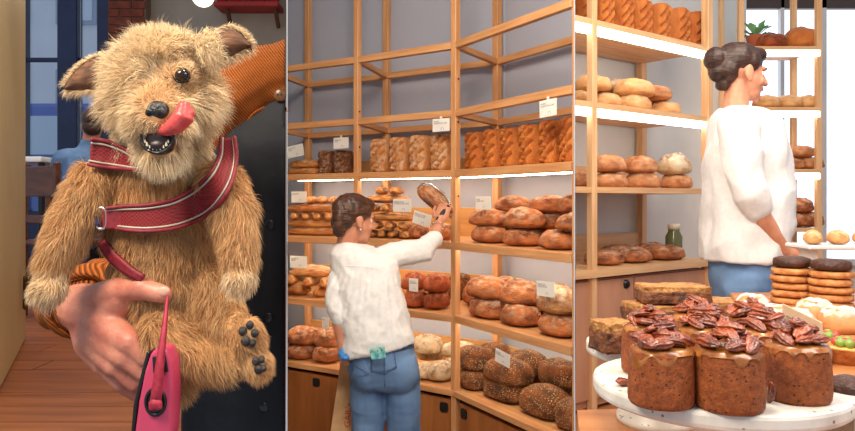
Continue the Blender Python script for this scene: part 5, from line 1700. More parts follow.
PINKOAK = mat('pink_oak', (188, 134, 104), (204, 150, 118), scale=2, stretch=(6, 6, 1), rough=0.5)
rb(0.02, 0.42, FLOOR_R + 0.02, RCOUNTER - 0.05, 'body', PINKOAK, rc)
for a, b in ((0.0, 0.49), (0.5, 0.99)):
    rb(0.0, 0.02, FLOOR_R + 0.06, RCOUNTER - 0.055, 'door', PINKOAK, rc, a, b, bev=0.002)
hp0 = Q0 + (Q1 - Q0) * 0.44 - qn * 0.002
v, f = E((hp0.x, hp0.y, RCOUNTER - 0.085), (0.022, 0.012, 0.022)); link('finger_hole', mesh('finger_hole', v, f), BLACK, rc, smooth=True)

def rput(kind, mname, px, w_px, h_px, off, z, depth, label, group, name='loaf', yaw=0.0):
    k = (px - CX) / F
    a = Q0 + qn * off
    t = (k * a.y - a.x) / (qd.x - k * qd.y)
    pt = a + qd * t
    s = pxm(pt.y)
    var = LM[kind]; c = COUNT.get(kind, 0); COUNT[kind] = c + 1
    base = var[c % len(var)]
    key = (base.name, mname)
    me = _LOAFMESH.get(key)
    if me is None:
        me = base.copy(); me.materials.append(BM[mname]); _LOAFMESH[key] = me
    o = bpy.data.objects.new(name, me); COL.objects.link(o)
    o.scale = (w_px * s * 1.08, depth, h_px * s)
    o.rotation_euler = (0, 0, math.atan2(qd.y, qd.x) + yaw + random.uniform(-0.06, 0.06))
    o.location = (pt.x, pt.y, z)
    tag(o, label, 'bread', group)
    if pt.x - 0.6 * max(o.scale) < KR * pt.y: clip_soft(o, KR, False)
    return o
BM['pale_gold'] = bread_mat('pale_golden_crust', (206, 140, 82), (236, 184, 122), (246, 214, 160), 0.35)
BM['tan'] = bread_mat('tan_crust', (166, 98, 58), (216, 150, 98), (232, 180, 128), 0.3)
for px in (584, 603, 622, 641, 660, 679, 696):
    rput('tin', 'golden', px, 17, 40, 0.10, RS[0], 0.11, 'orange-brown tin loaf above the upper glowing strip, %s from the end post' % ORD[[696, 679, 660, 641, 622, 603, 584].index(px)], 'tin loaves above the upper strip', 'tin_loaf')
for q_, (px, w, h) in enumerate(((580, 24, 17), (604, 32, 18), (633, 36, 20), (664, 30, 17))[::-1]):
    rput('batard', 'pale_gold', px, w, h, 0.12, RS[1], 0.16, 'golden loaf, bottom row between the glowing strips, %s from the end post' % ORD[q_], 'golden loaves, bottom row', yaw=0.1)
for q_, (px, w, h) in enumerate(((593, 32, 18), (634, 42, 20), (655, 30, 16))[::-1]):
    rput('batard', 'tan' if px > 650 else 'pale_gold', px, w, h, 0.13, RS[1] + 0.082, 0.16, 'golden loaf, top row between the glowing strips, %s from the end post' % ORD[q_], 'golden loaves, top row')
for q_, (px, w, h) in enumerate(((615, 24, 14), (642, 26, 15))[::-1]):
    rput('crack', 'white', px, w, h, 0.27, RS[1] + 0.13, 0.15, 'pale floured loaf, rear top between the glowing strips, %s from the end post' % ORD[q_], 'pale rear loaves')
for q_, (px, w, h) in enumerate(((625, 34, 26), (650, 34, 26))[::-1]):
    rput('batard', 'tan', px, w, h, 0.32, RS[1], 0.15, 'golden loaf at the rear between the glowing strips, %s from the end post' % ORD[q_], 'golden rear loaves')
for q_, (px, w, h) in enumerate(((578, 22, 18), (609, 34, 17), (643, 38, 19), (676, 28, 17))[::-1]):
    rput('batard', 'tan', px, w, h, 0.12, RS[2], 0.16, 'tan loaf, bottom row on the shelf under the strips, %s from the end post' % ORD[q_], 'tan loaves, bottom row')
for q_, (px, w, h) in enumerate(((607, 34, 19), (639, 36, 19))[::-1]):
    rput('batard', 'tan', px, w, h, 0.13, RS[2] + 0.080, 0.16, 'tan loaf, top row on the shelf under the strips, %s from the end post' % ORD[q_], 'tan loaves, top row')
rput('crack', 'white', 674, 34, 24, 0.13, RS[2] + 0.078, 0.16, 'pale floured loaf on top, on the shelf under the strips', None)
for q_, (px, w, h) in enumerate(((604, 30, 15), (632, 34, 16), (664, 36, 15))[::-1]):
    rput('rough', 'rustic', px, w, h, 0.12, RCOUNTER, 0.18, 'dark brown loaf at the front of the counter board, %s from the jar' % ORD[q_], 'dark loaves on the counter board')
for q_, (px, w, h) in enumerate(((618, 32, 15), (650, 34, 15))[::-1]):
    rput('rough', 'rustic', px, w, h, 0.28, RCOUNTER + 0.0, 0.16, 'dark brown loaf at the rear of the counter board, %s from the jar' % ORD[q_], 'dark rear loaves on the counter board')
jar = thing('glass_jar', 'olive-green jar standing at the end of the counter board', 'jar', (0, 0, 0))
jp = Q0 + (Q1 - Q0) * 0.90 + qn * 0.12
jar.location = (jp.x, jp.y, RCOUNTER)
def lathe(name, prof, n=28):
    V, Fc = [], []
    for (r, z) in prof:
        for k in range(n):
            a = 2 * math.pi * k / n
            V.append((r * math.cos(a), r * math.sin(a), z))
    for i in range(len(prof) - 1):
        for k in range(n):
            k2 = (k + 1) % n
            Fc.append((i * n + k, i * n + k2, (i + 1) * n + k2, (i + 1) * n + k))
    Fc.append(tuple(range(n - 1, -1, -1))); Fc.append(tuple((len(prof) - 1) * n + k for k in range(n)))
    return mesh(name, V, Fc)
link('body', lathe('body', [(0.04, 0), (0.045, 0.01), (0.045, 0.12), (0.03, 0.15), (0.03, 0.16)]), mat('olive_glass', (96, 98, 60), rough=0.15), jar, world=False, smooth=True)
link('lid', lathe('lid', [(0.033, 0.16), (0.033, 0.185), (0.03, 0.19)]), mat('cream_lid', (220, 210, 190), rough=0.4), jar, world=False, smooth=True)

# far side: bright shop window and a second shelf in front of it
YW = 5.3
win2 = thing('window_2', None, None, (xpix(800, YW), YW, FLOOR_R + 0.5)); struct(win2)
PANE = mat('daylight_glow_pane', (226, 238, 255), rough=0.4, emit=1.5)  # pane glows by itself, standing in for daylight outside
pxs = [(735, 778), (781, 818), (822, 862), (866, 920)]
for a, b in pxs:
    link('pane', box_mesh('pane', xpix(a, YW), xpix(b, YW), YW, YW + 0.02, zpix(262, YW), 3.3), PANE, win2)
for px in (733, 779.5, 820, 864, 922):
    beam('window_frame', (xpix(px, YW), YW - 0.02, FLOOR_R), (xpix(px, YW), YW - 0.02, 3.3), 0.03 if px != 820 else 0.05, 0.06, mat('pale_frame', (206, 206, 206), rough=0.5), win2)
beam('window_frame', (xpix(733, YW), YW - 0.02, zpix(4, YW)), (xpix(922, YW), YW - 0.02, zpix(4, YW)), 0.06, 0.09, mat('dark_frame', (70, 54, 46), rough=0.5), win2)
beam('window_frame', (xpix(733, YW), YW - 0.02, zpix(262, YW)), (xpix(922, YW), YW - 0.02, zpix(262, YW)), 0.06, 0.05, mat('pale_frame', (206, 206, 206), rough=0.5), win2)
struct(prism('wall_window', clip_r([(KR * YW, YW + 0.02), (6, YW + 0.02), (6, YW + 0.12), (KR * YW, YW + 0.12)]), FLOOR_R, zpix(262, YW) - 0.02, PALEWALL))
Y2 = 4.4
fu = thing('display_shelf', 'small pale bread shelf with light strips in front of the bright window', 'shelving', (xpix(782, Y2), Y2, FLOOR_R))
fx0, fx1 = xpix(742, Y2), xpix(820, Y2)
FS = [zpix(p, Y2) for p in (46, 107, 169, 228)]
for z in FS:
    link('shelf', bevel(box_mesh('shelf', fx0, fx1, Y2, Y2 + 0.34, z - 0.025, z), 0.003, 1), OAKP, fu)
    if z != FS[3]:
        link('light_strip', box_mesh('light_strip', fx0, fx1, Y2 + 0.0, Y2 + 0.025, z - 0.062, z - 0.026), LEDR, fu)
for x in (fx0, fx1):
    for y_ in (Y2 + 0.02, Y2 + 0.32):
        beam('post', (x, y_, FLOOR_R), (x, y_, 3.0), 0.035, 0.035, OAKP, fu)
def fput(kind, mname, px, w, h, z, label, group, dy=0.14, name='loaf'):
    var = LM[kind]; me0 = var[0]
    key = (me0.name, mname); me = _LOAFMESH.get(key)
    if me is None:
        me = me0.copy(); me.materials.append(BM[mname]); _LOAFMESH[key] = me
    s = pxm(Y2 + dy)
    o = bpy.data.objects.new(name, me); COL.objects.link(o)
    o.scale = (w * s, 0.2, h * s); o.location = (xpix(px, Y2 + dy), Y2 + dy, z); o.rotation_euler = (0, 0, random.uniform(-0.15, 0.15))
    return tag(o, label, 'bread', group)
fput('batard', 'golden', 800, 30, 24, FS[0], 'big round orange loaf on the topmost window shelf', None)
fput('batard', 'red', 770, 26, 18, FS[0], 'low red-brown loaf beside the big orange one on the window shelf', None)
for q_, px in enumerate((766, 788, 808)):
    fput('batard', 'pale_gold', px, 21, 15, FS[1], 'golden roll on the window shelf, %s from the woman\'s mouth' % ORD[q_], 'golden rolls on the window shelf')
for q_, (px, z) in enumerate(((790, 0), (808, 0), (798, 0.075))):
    fput('rough', 'tan', px, 22 if z == 0 else 26, 13, FS[2] + z, 'brown crusty loaf on the window shelf by the blouse, ' + ('lower row, first from the blouse', 'lower row, second from the blouse', 'on top')[q_], 'brown crusty loaves on the window shelf')
for q_, (px, z) in enumerate(((792, 0), (808, 0), (798, 0.09))):
    fput('rough', 'rustic', px, 22, 16, FS[3] + z, 'dark loaf on the lowest window shelf, ' + ('lower row, first from the blouse', 'lower row, second from the blouse', 'on top')[q_], 'dark loaves on the lowest window shelf')
pl = thing('potted_plant', 'leafy green plant on top of the window shelf', 'plant', (xpix(756, Y2 + 0.2), Y2 + 0.2, FS[0]))
link('pot', lathe('pot', [(0.045, 0), (0.06, 0.10), (0.062, 0.11), (0.05, 0.11)]), mat('terracotta', (176, 92, 60), rough=0.8), pl, world=False, smooth=True)
LEAF = mat('leaf_green', (96, 168, 104), (150, 206, 150), scale=8, rough=0.4)
for k in range(22):
    a = random.uniform(0, 2 * math.pi); el = random.uniform(0.2, 1.2); L = random.uniform(0.08, 0.15)
    d = Vector((math.cos(a) * math.cos(el), math.sin(a) * math.cos(el), math.sin(el)))
    sd_ = d.cross(Vector((0, 0, 1))).normalized() * 0.022
    b0 = Vector((0, 0, 0.10)); m1 = b0 + d * L * 0.55 + Vector((0, 0, 0.012)); tip = b0 + d * L - Vector((0, 0, 0.02))
    mid_ = b0 + d * L * 0.55
    link('leaf', mesh('leaf', [b0, m1 + sd_, tip, m1 - sd_, mid_], [(0, 4, 1), (1, 4, 2), (2, 4, 3), (3, 4, 0)]), LEAF, pl, world=False, smooth=True)

# ------------------------------------------------------------------ the woman in profile
D2w = 2.85
wo = thing('person', 'woman in loose white shirt and jeans standing in profile by the bread shelves', 'person', (xpix(746, D2w), D2w, FLOOR_R))
HM2 = Matrix.Translation(P(741, 74, D2w)) @ Matrix.Rotation(math.radians(-82), 4, 'Z') @ Matrix.Rotation(math.radians(-6), 4, 'X')
wA, wB = P(784, 251, 2.70), P(788, 246, 2.98)
pr = head_prims(HM2, 1.02) + [T([P(738, 86, D2w), P(735, 108, D2w), P(738, 122, D2w)], [0.05, 0.052, 0.06]),
      RINGS([(738, 114, D2w, 14, 0.05), (743, 128, D2w, 24, 0.14), (746, 190, D2w, 28, 0.13), (746, 255, D2w, 28, 0.14), (748, 290, D2w, 26, 0.13)]),
      T([P(738, 128, 2.69), P(750, 195, 2.66), P(758, 212, 2.67), wA], [0.045, 0.042, 0.040, 0.026]), T([P(740, 128, 3.01), P(756, 195, 3.03), wB], [0.045, 0.042, 0.026]),
      T([P(745, 290, 2.76), P(745, 380, 2.76), P(743, 425, 2.76)], [0.06, 0.045, 0.035]), T([P(750, 290, 2.94), P(750, 380, 2.94), P(748, 425, 2.94)], [0.06, 0.045, 0.035])]
pr += hand_prims(wA, (0.7, 0.1, -0.6), (-0.3, -0.9, 0), 0.03, 0.5, 0.95, thumb_side=1) + hand_prims(wB, (0.7, -0.1, -0.6), (0.3, 0.9, 0), 0.03, 0.5, 0.95, thumb_side=-1)
organic('body', pr, SKIN, wo, voxel=0.0045, smooth=4)
face_parts(HM2, 1.02, wo)
def h2(x, y, z, r): return E(HM2 @ Vector((x, y, z)), r, HM2.to_3x3())
organic('hair', [h2(0, -0.020, 0.050, (0.080, 0.098, 0.078)), h2(0, 0.045, 0.082, (0.058, 0.050, 0.034)), h2(0, -0.070, 0.005, (0.066, 0.052, 0.060)), h2(0, -0.118, 0.045, (0.046, 0.046, 0.05)), h2(0, -0.105, 0.0, (0.04, 0.035, 0.045)),
                 h2(0.05, 0.01, 0.045, (0.030, 0.042, 0.042)), h2(-0.05, 0.01, 0.045, (0.030, 0.042, 0.042)), h2(0, -0.075, -0.05, (0.04, 0.025, 0.03))], HAIR2, wo, voxel=0.0045, smooth=6, post=folds(0.0022, 18, (1.4, 1.4, 0.4)))
organic('shirt', [RINGS([(737, 108, D2w, 16, 0.065), (740, 114, D2w, 25, 0.13), (743, 124, D2w, 32, 0.18), (745, 150, D2w, 37, 0.185), (747, 190, D2w, 41, 0.18), (746, 230, D2w, 41, 0.185), (743, 252, D2w, 38, 0.185), (742, 260, D2w, 36, 0.18)], power=2.3),
                  T([P(737, 126, 2.70), P(744, 165, 2.665), P(751, 195, 2.655), P(757, 207, 2.66)], [0.075, 0.072, 0.066, 0.052]), T([P(740, 126, 3.0), P(752, 195, 3.03), P(760, 207, 3.03)], [0.07, 0.065, 0.05])],
        BLOUSE, wo, voxel=0.007, smooth=3, post=folds(0.012, 8, (1, 1, 0.7), 9.0))
organic('jeans', [RINGS([(744, 248, D2w, 31, 0.165), (746, 275, D2w, 34, 0.175), (748, 300, D2w, 32, 0.16)]),
                  T([P(746, 285, 2.76), P(746, 340, 2.76), P(744, 385, 2.76), P(743, 428, 2.76)], [0.095, 0.08, 0.065, 0.055]), T([P(750, 285, 2.94), P(750, 340, 2.94), P(750, 385, 2.94), P(748, 426, 2.94)], [0.095, 0.08, 0.065, 0.055])],
        DENIM, wo, voxel=0.008, smooth=3, post=folds(0.006, 8, (1, 1, 1.6), 3.0))
for yy, px in ((2.76, 743), (2.94, 748)):
    x_ = xpix(px, yy)
    organic('shoe', [E((x_ + 0.05, yy, FLOOR_R + 0.04), (0.12, 0.042, 0.036)), E((x_ - 0.03, yy, FLOOR_R + 0.05), (0.05, 0.04, 0.048)), E((x_ + 0.05, yy, FLOOR_R + 0.016), (0.13, 0.046, 0.014))], mat('shoe_leather', (40, 36, 36)), wo, voxel=0.006, smooth=3)

# ------------------------------------------------------------------ the display table and cake stands
TB = CH - 0.33
tab = thing('display_table', 'long wooden display table carrying cake stands and pastries', 'table', (0.7, 1.3, FLOOR_R))
poly = [(0.125, 0.50), (0.9, 0.50), (1.75, 1.6), (1.95, 2.5), (1.08, 2.5), (0.66, 1.35), (0.40, 1.12), (0.235, 1.10)]
prism('table_top', clip_r(poly), TB - 0.04, TB, mat('table_oak', (170, 106, 58), (196, 132, 80), scale=2, stretch=(1, 9, 9), rough=0.4), tab, bev=0.004)
for (x_, y_) in ((0.35, 1.04), (0.85, 0.6), (1.70, 1.7), (1.18, 2.35), (1.82, 2.4), (0.22, 0.6)):
    beam('leg', (x_, y_, FLOOR_R), (x_, y_, TB - 0.04), 0.05, 0.05, OAKP, tab)
def terrazzo():
    m = bpy.data.materials.new('speckled_marble'); m.use_nodes = True
    n, l = m.node_tree.nodes, m.node_tree.links
    b = n['Principled BSDF']; b.inputs['Roughness'].default_value = 0.35
    tc = n.new('ShaderNodeTexCoord'); v = n.new('ShaderNodeTexVoronoi'); v.inputs['Scale'].default_value = 110
    l.new(tc.outputs['Object'], v.inputs['Vector'])
    nz = n.new('ShaderNodeTexNoise'); nz.inputs['Scale'].default_value = 24; nz.inputs['Detail'].default_value = 6
    l.new(tc.outputs['Object'], nz.inputs['Vector'])
    r0 = n.new('ShaderNodeValToRGB'); r0.color_ramp.elements[0].color = lin((202, 195, 184)); r0.color_ramp.elements[1].color = lin((228, 223, 214))
    r0.color_ramp.elements[0].position = 0.35; r0.color_ramp.elements[1].position = 0.6
    l.new(nz.outputs['Fac'], r0.inputs[0])
    r1 = n.new('ShaderNodeValToRGB'); r1.color_ramp.elements[0].position = 0.14; r1.color_ramp.elements[1].position = 0.24
    r1.color_ramp.elements[0].color = (1, 1, 1, 1); r1.color_ramp.elements[1].color = (0, 0, 0, 1)
    l.new(v.outputs['Distance'], r1.inputs[0])
    sp = n.new('ShaderNodeSeparateColor'); l.new(v.outputs['Color'], sp.inputs[0])
    gt = n.new('ShaderNodeMath'); gt.operation = 'GREATER_THAN'; gt.inputs[1].default_value = 0.55; l.new(sp.outputs[0], gt.inputs[0])
    mu = n.new('ShaderNodeMath'); mu.operation = 'MULTIPLY'; l.new(r1.outputs[0], mu.inputs[0]); l.new(gt.outputs[0], mu.inputs[1])
    mx = n.new('ShaderNodeMix'); mx.data_type = 'RGBA'; l.new(mu.outputs[0], mx.inputs[0]); l.new(r0.outputs[0], mx.inputs[6]); mx.inputs[7].default_value = lin((120, 100, 84))
    l.new(mx.outputs[2], b.inputs['Base Color'])
    return m
MARBLE = terrazzo()
STZ = CH - 0.200
SCX, SCY, SR = xpix(717, 0.78), 0.78, 0.1345
def stand(name, cx, cy, r, z, label):
    t = thing(name, label, 'cake stand', (cx, cy, TB))
    h = z - TB
    prof = [(r - 0.004, -0.018), (r - 0.001, -0.0155), (r, -0.012), (r, -0.004), (r - 0.001, -0.001), (r - 0.004, 0.0)]
    link('plate', lathe('plate', [(a, b + h) for a, b in prof], 72), MARBLE, t, world=False, smooth=False)
    link('pedestal', lathe('pedestal', [(0.06, 0.0), (0.06, 0.010), (0.03, 0.02), (0.022, h * 0.5), (0.04, h - 0.02), (0.05, h - 0.0185)], 32), MARBLE, t, world=False, smooth=True)
    return t
stand('cake_stand', SCX, SCY, SR, STZ, 'round speckled marble cake stand carrying the pecan cakes')
S2Z = CH - 0.212
S2X, S2Y, S2R = xpix(658, 1.045), 1.045, 0.105
stand('cake_stand', S2X, S2Y, S2R, S2Z, 'smaller marble cake stand with dark slices, behind the pecan cakes')

# cakes
def cake_material():
    m = bpy.data.materials.new('sticky_sponge'); m.use_nodes = True
    n, l = m.node_tree.nodes, m.node_tree.links
    b = n['Principled BSDF']; b.inputs['Roughness'].default_value = 0.55; b.inputs['Specular IOR Level'].default_value = 0.35
    tc = n.new('ShaderNodeTexCoord'); oi = n.new('ShaderNodeObjectInfo')
    ad = n.new('ShaderNodeVectorMath'); ad.operation = 'ADD'; l.new(tc.outputs['Object'], ad.inputs[0]); l.new(oi.outputs['Random'], ad.inputs[1])
    nz = n.new('ShaderNodeTexNoise'); nz.inputs['Scale'].default_value = 150; nz.inputs['Detail'].default_value = 8; nz.inputs['Roughness'].default_value = 0.75; l.new(ad.outputs[0], nz.inputs['Vector'])
    r = n.new('ShaderNodeValToRGB'); r.color_ramp.elements[0].position = 0.3; r.color_ramp.elements[1].position = 0.7
    r.color_ramp.elements[0].color = lin((106, 46, 18)); r.color_ramp.elements[1].color = lin((190, 102, 46)); l.new(nz.outputs['Fac'], r.inputs[0])
    v = n.new('ShaderNodeTexVoronoi'); v.inputs['Scale'].default_value = 260; l.new(ad.outputs[0], v.inputs['Vector'])
    r1 = n.new('ShaderNodeValToRGB'); r1.color_ramp.elements[0].position = 0.10; r1.color_ramp.elements[1].position = 0.28
    l.new(v.outputs['Distance'], r1.inputs[0])
    sp = n.new('ShaderNodeSeparateColor'); l.new(v.outputs['Color'], sp.inputs[0])
    gt = n.new('ShaderNodeMath'); gt.operation = 'LESS_THAN'; gt.inputs[1].default_value = 0.62; l.new(sp.outputs[0], gt.inputs[0])
    mxm = n.new('ShaderNodeMath'); mxm.operation = 'MAXIMUM'; l.new(r1.outputs[0], mxm.inputs[0]); l.new(gt.outputs[0], mxm.inputs[1])
    mx = n.new('ShaderNodeMix'); mx.data_type = 'RGBA'; l.new(mxm.outputs[0], mx.inputs[0]); mx.inputs[6].default_value = lin((48, 22, 12)); l.new(r.outputs[0], mx.inputs[7])
    l.new(mx.outputs[2], b.inputs['Base Color'])
    bp = n.new('ShaderNodeBump'); bp.inputs['Strength'].default_value = 1.0; bp.inputs['Distance'].default_value = 0.004
    mm = n.new('ShaderNodeMath'); mm.operation = 'ADD'; l.new(mxm.outputs[0], mm.inputs[0]); l.new(nz.outputs['Fac'], mm.inputs[1])
    l.new(mm.outputs[0], bp.inputs['Height']); l.new(bp.outputs[0], b.inputs['Normal'])
    return m
SPONGE = cake_material()
CARAMEL = mat('caramel_glaze', (120, 62, 22), (176, 112, 50), scale=60, rough=0.25, coat=0.3)
PECAN = mat('glazed_pecan', (92, 32, 14), (168, 78, 34), scale=90, rough=0.22, coat=0.5, bump=0.4, bscale=260, stretch=(0.5, 1, 1))
CR, CHT = 0.0318, 0.054
def cake_mesh(seed):
    prof = [(0.4, 0.0), (0.92, 0.0), (0.985, 0.06), (1.0, 0.18), (1.0, 0.4), (0.985, 0.65), (0.965, 0.85), (0.93, 0.96), (0.84, 1.02), (0.5, 1.05), (0.15, 1.06)]
    prof = [(prof[i][0] + (prof[i + 1][0] - prof[i][0]) * t / 4, prof[i][1] + (prof[i + 1][1] - prof[i][1]) * t / 4) for i in range(len(prof) - 1) for t in range(4)] + prof[-1:]
    n = 72
    V, Fc = [], []
    for (r, z) in prof:
        for k in range(n):
            a = 2 * math.pi * k / n
            j = 1 + 0.022 * noise.noise(Vector((math.cos(a) * 2 + seed, math.sin(a) * 2, z * 2.5))) + 0.012 * noise.noise(Vector((math.cos(a) * 9 + seed, math.sin(a) * 9, z * 9)))
            V.append((r * CR * j * math.cos(a), r * CR * j * math.sin(a), z * CHT))
    for i in range(len(prof) - 1):
        for k in range(n):
            k2 = (k + 1) % n
            Fc.append((i * n + k, i * n + k2, (i + 1) * n + k2, (i + 1) * n + k))
    Fc.append(tuple(range(n - 1, -1, -1))); Fc.append(tuple((len(prof) - 1) * n + k for k in range(n)))
    return mesh('sponge', V, Fc)
def glaze_mesh(seed):
    n = 64
    V, Fc = [], []
    rows = 9
    for i in range(rows):
        t = i / (rows - 1)
        for k in range(n):
            a = 2 * math.pi * k / n
            dr = 0.03 + 0.36 * max(0, noise.noise(Vector((math.cos(a) * 2.8 + seed * 3, math.sin(a) * 2.8, seed)))) ** 0.8
            if t < 0.5:
                r = 0.15 + (0.88 - 0.15) * t / 0.5; z = 1.085 - 0.05 * (t / 0.5) ** 3
            else:
                u = (t - 0.5) / 0.5
                zz = 0.98 - u * dr
                r = 0.90 + 0.06 * min(1, u * 2) + 0.045 * min(1, (1 - zz) * 3) ; z = zz if u > 0 else 1.02
                r = min(r, 1.012)
                if i == rows - 1: r -= 0.03
            V.append((r * CR * math.cos(a), r * CR * math.sin(a), z * CHT))
    for i in range(rows - 1):
        for k in range(n):
            k2 = (k + 1) % n
            Fc.append((i * n + k, (i + 1) * n + k, (i + 1) * n + k2, i * n + k2))
    Fc.append(tuple(range(n)))
    return mesh('glaze', V, Fc)
def pecan_mesh(seed):
    V, Fc = [], []
    ns, nphi = 22, 36
    for i in range(ns + 1):
        s = -math.cos(math.pi * (0.03 + 0.94 * i / ns)); r = math.sqrt(1 - s * s) * (1 - 0.12 * s)
        for j in range(nphi):
            a = 2 * math.pi * j / nphi
            y_, z_ = math.cos(a), math.sin(a)
            rid = 1 + 0.16 * math.cos(8 * a + 0.5 * math.sin(5 * s + seed)) + 0.05 * math.sin(13 * s + seed + a)
            if z_ > 0.55: rid -= 0.30 * math.exp(-(y_ / 0.16) ** 2)
            if z_ < 0: z_ *= 0.45
            V.append((0.0122 * s, 0.0058 * r * y_ * rid, 0.0050 * r * z_ * rid))
    for i in range(ns):
        for j in range(nphi):
            j2 = (j + 1) % nphi
            Fc.append((i * nphi + j, (i + 1) * nphi + j, (i + 1) * nphi + j2, i * nphi + j2))
    Fc.append(tuple(range(nphi))); Fc.append(tuple(ns * nphi + j for j in range(nphi - 1, -1, -1)))
    me = mesh('pecan', V, Fc)
    bm = bmesh.new(); bm.from_mesh(me); bmesh.ops.recalc_face_normals(bm, faces=bm.faces[:]); bm.to_mesh(me); bm.free()
    me.polygons.foreach_set('use_smooth', [True] * len(me.polygons)); me.materials.append(PECAN)
    return me
PEC = [pecan_mesh(s) for s in (1.0, 2.7, 4.1)]
CAKEM = [cake_mesh(s) for s in (1.0, 3.3, 7.1)]; GLZ = [glaze_mesh(s) for s in (0.5, 1.7, 2.9)]
for me_, m_ in [(c, SPONGE) for c in CAKEM] + [(g, CARAMEL) for g in GLZ]:
    me_.materials.append(m_); me_.polygons.foreach_set('use_smooth', [True] * len(me_.polygons))
def cake(px, d, label, k, s=1.0, rz=0.0):
    x_ = xpix(px, d)
    t = thing('pecan_cake', label, 'cake', (x_, d, STZ), 'pecan cakes on the marble stand', rz)
    t.scale = (s, s, s)
    for nm, me_ in (('sponge', CAKEM[k % 3]), ('glaze', GLZ[k % 3])):
        o = bpy.data.objects.new(nm, me_); COL.objects.link(o); o.parent = t
        if nm == 'glaze': o.rotation_euler.z = k * 1.1
    rr = random.Random(k * 13 + 5)
    for q in range(11):
        o = bpy.data.objects.new('pecan', PEC[q % 3]); COL.objects.link(o); o.parent = t
        if q < 7:
            a = q * 2 * math.pi / 7 + rr.uniform(-0.2, 0.2); r_ = rr.uniform(0.015, 0.0225); z_ = CHT * 1.09 + 0.003
            tl = rr.uniform(-0.1, 0.45)
        elif q < 10:
            a = q * 1.9 + rr.uniform(-0.3, 0.3); r_ = rr.uniform(0.005, 0.012); z_ = CHT * 1.09 + 0.0095
            tl = rr.uniform(-0.3, 0.5)
        else:
            a = q * 2.6; r_ = 0.004; z_ = CHT * 1.09 + 0.0155; tl = rr.uniform(-0.3, 0.3)
        o.location = (r_ * math.cos(a), r_ * math.sin(a), z_)
        o.rotation_euler = (rr.uniform(-0.5, 0.5), tl, a + rr.choice([0, 1.2, 1.57, -1.0]) + rr.uniform(-0.3, 0.3))
        sc_ = rr.uniform(1.05, 1.35); o.scale = (sc_, sc_, sc_)
    return t
cake(661, 0.690, 'pecan cake at the front of the marble stand, beside the lone pecan and the rim', 0)
cake(729, 0.676, 'pecan cake at the very front between two others, a pecan leaning on its side', 1, 1.02)
cake(797, 0.706, 'pecan cake at the front of the marble stand, next to the price card', 2)
cake(649, 0.815, 'pecan cake in the rear row beside the dark cake slices', 3, 0.98, 0.7)
cake(706, 0.795, 'pecan cake in the middle of the marble stand, ringed by other cakes', 4, 1.0, 1.9)
cake(698, 0.885, 'pecan cake at the very back of the marble stand, under the stacked slice', 5, 1.0, 2.2)
cake(752, 0.868, 'pecan cake in the rear row just behind the one by the price card', 6, 1.0, 0.3)
cake(766, 0.785, 'pecan cake in the middle row with the price card behind it', 7, 1.0, 1.2)
for px, py, d, rx, rz, lab in ((624, 366, 0.755, 0.2, 0.6, 'lone glazed pecan lying on the rim of the marble stand'), (769.5, 392, 0.688, 1.2, 1.4, 'glazed pecan half standing between two front pecan cakes')):
    o = bpy.data.objects.new('pecan', PEC[0]); COL.objects.link(o)
    o.location = (xpix(px, d), d, STZ + (0.003 if rx < 1 else 0.011)); o.rotation_euler = (rx, 0.2 if rx < 1 else 1.2, rz)
    tag(o, lab, 'nut')
# dark slices on the small stand
SLICE = mat('dark_fruit_slice', (70, 36, 20), (140, 82, 44), scale=70, rough=0.6, bump=0.8, bscale=90)
CRUMB = mat('crumble_top', (150, 96, 46), (196, 140, 78), scale=90, rough=0.7, bump=0.9, bscale=120)
def slice_bar(cx, cy, z, L, W, H, rz, label):
    t = thing('cake_slice', label, 'cake', (cx, cy, z), rotz=rz)
    def rough_box(nm, x0, x1, y0, y1, z0, z1, m, amp):
        me = box_mesh(nm, x0, x1, y0, y1, z0, z1)
        bm = bmesh.new(); bm.from_mesh(me); bmesh.ops.subdivide_edges(bm, edges=bm.edges[:], cuts=7, use_grid_fill=True)
        for v_ in bm.verts:
            q = v_.co * 120; v_.co += Vector((noise.noise(q), noise.noise(q + Vector((9, 0, 0))), noise.noise(q + Vector((0, 7, 0))))) * amp
        bm.to_mesh(me); bm.free()
        return link(nm, me, m, t, world=False, smooth=True)
    rough_box('crumb', -L / 2, L / 2, -W / 2, W / 2, 0.001, H * 0.72, SLICE, 0.0016)
    rough_box('topping', -L / 2, L / 2, -W / 2, W / 2, H * 0.70, H, CRUMB, 0.0022)
slice_bar(xpix(612, 0.985), 0.985, S2Z, 0.045, 0.05, 0.042, 0.3, 'dark fruit slice standing at the rim of the small marble stand')
slice_bar(xpix(648, 1.05), 1.05, S2Z, 0.05, 0.08, 0.030, 0.1, 'dark slice at the bottom of the stack on the small stand')
slice_bar(xpix(690, 1.08), 1.08, S2Z, 0.07, 0.08, 0.030, -0.1, 'dark slice beside the bottom one on the small stand, behind the cakes')
slice_bar(xpix(655, 1.05), 1.05, S2Z + 0.031, 0.075, 0.075, 0.026, 0.2, 'dark slice in the middle of the stack on the small stand')
slice_bar(xpix(672, 1.055), 1.055, S2Z + 0.058, 0.098, 0.06, 0.026, -0.05, 'long crumble-topped slice on top of the stack on the small stand')
slice_bar(xpix(716, 1.09), 1.09, S2Z + 0.031, 0.05, 0.06, 0.026, -0.3, 'crumble-topped slice leaning at the end of the stack')
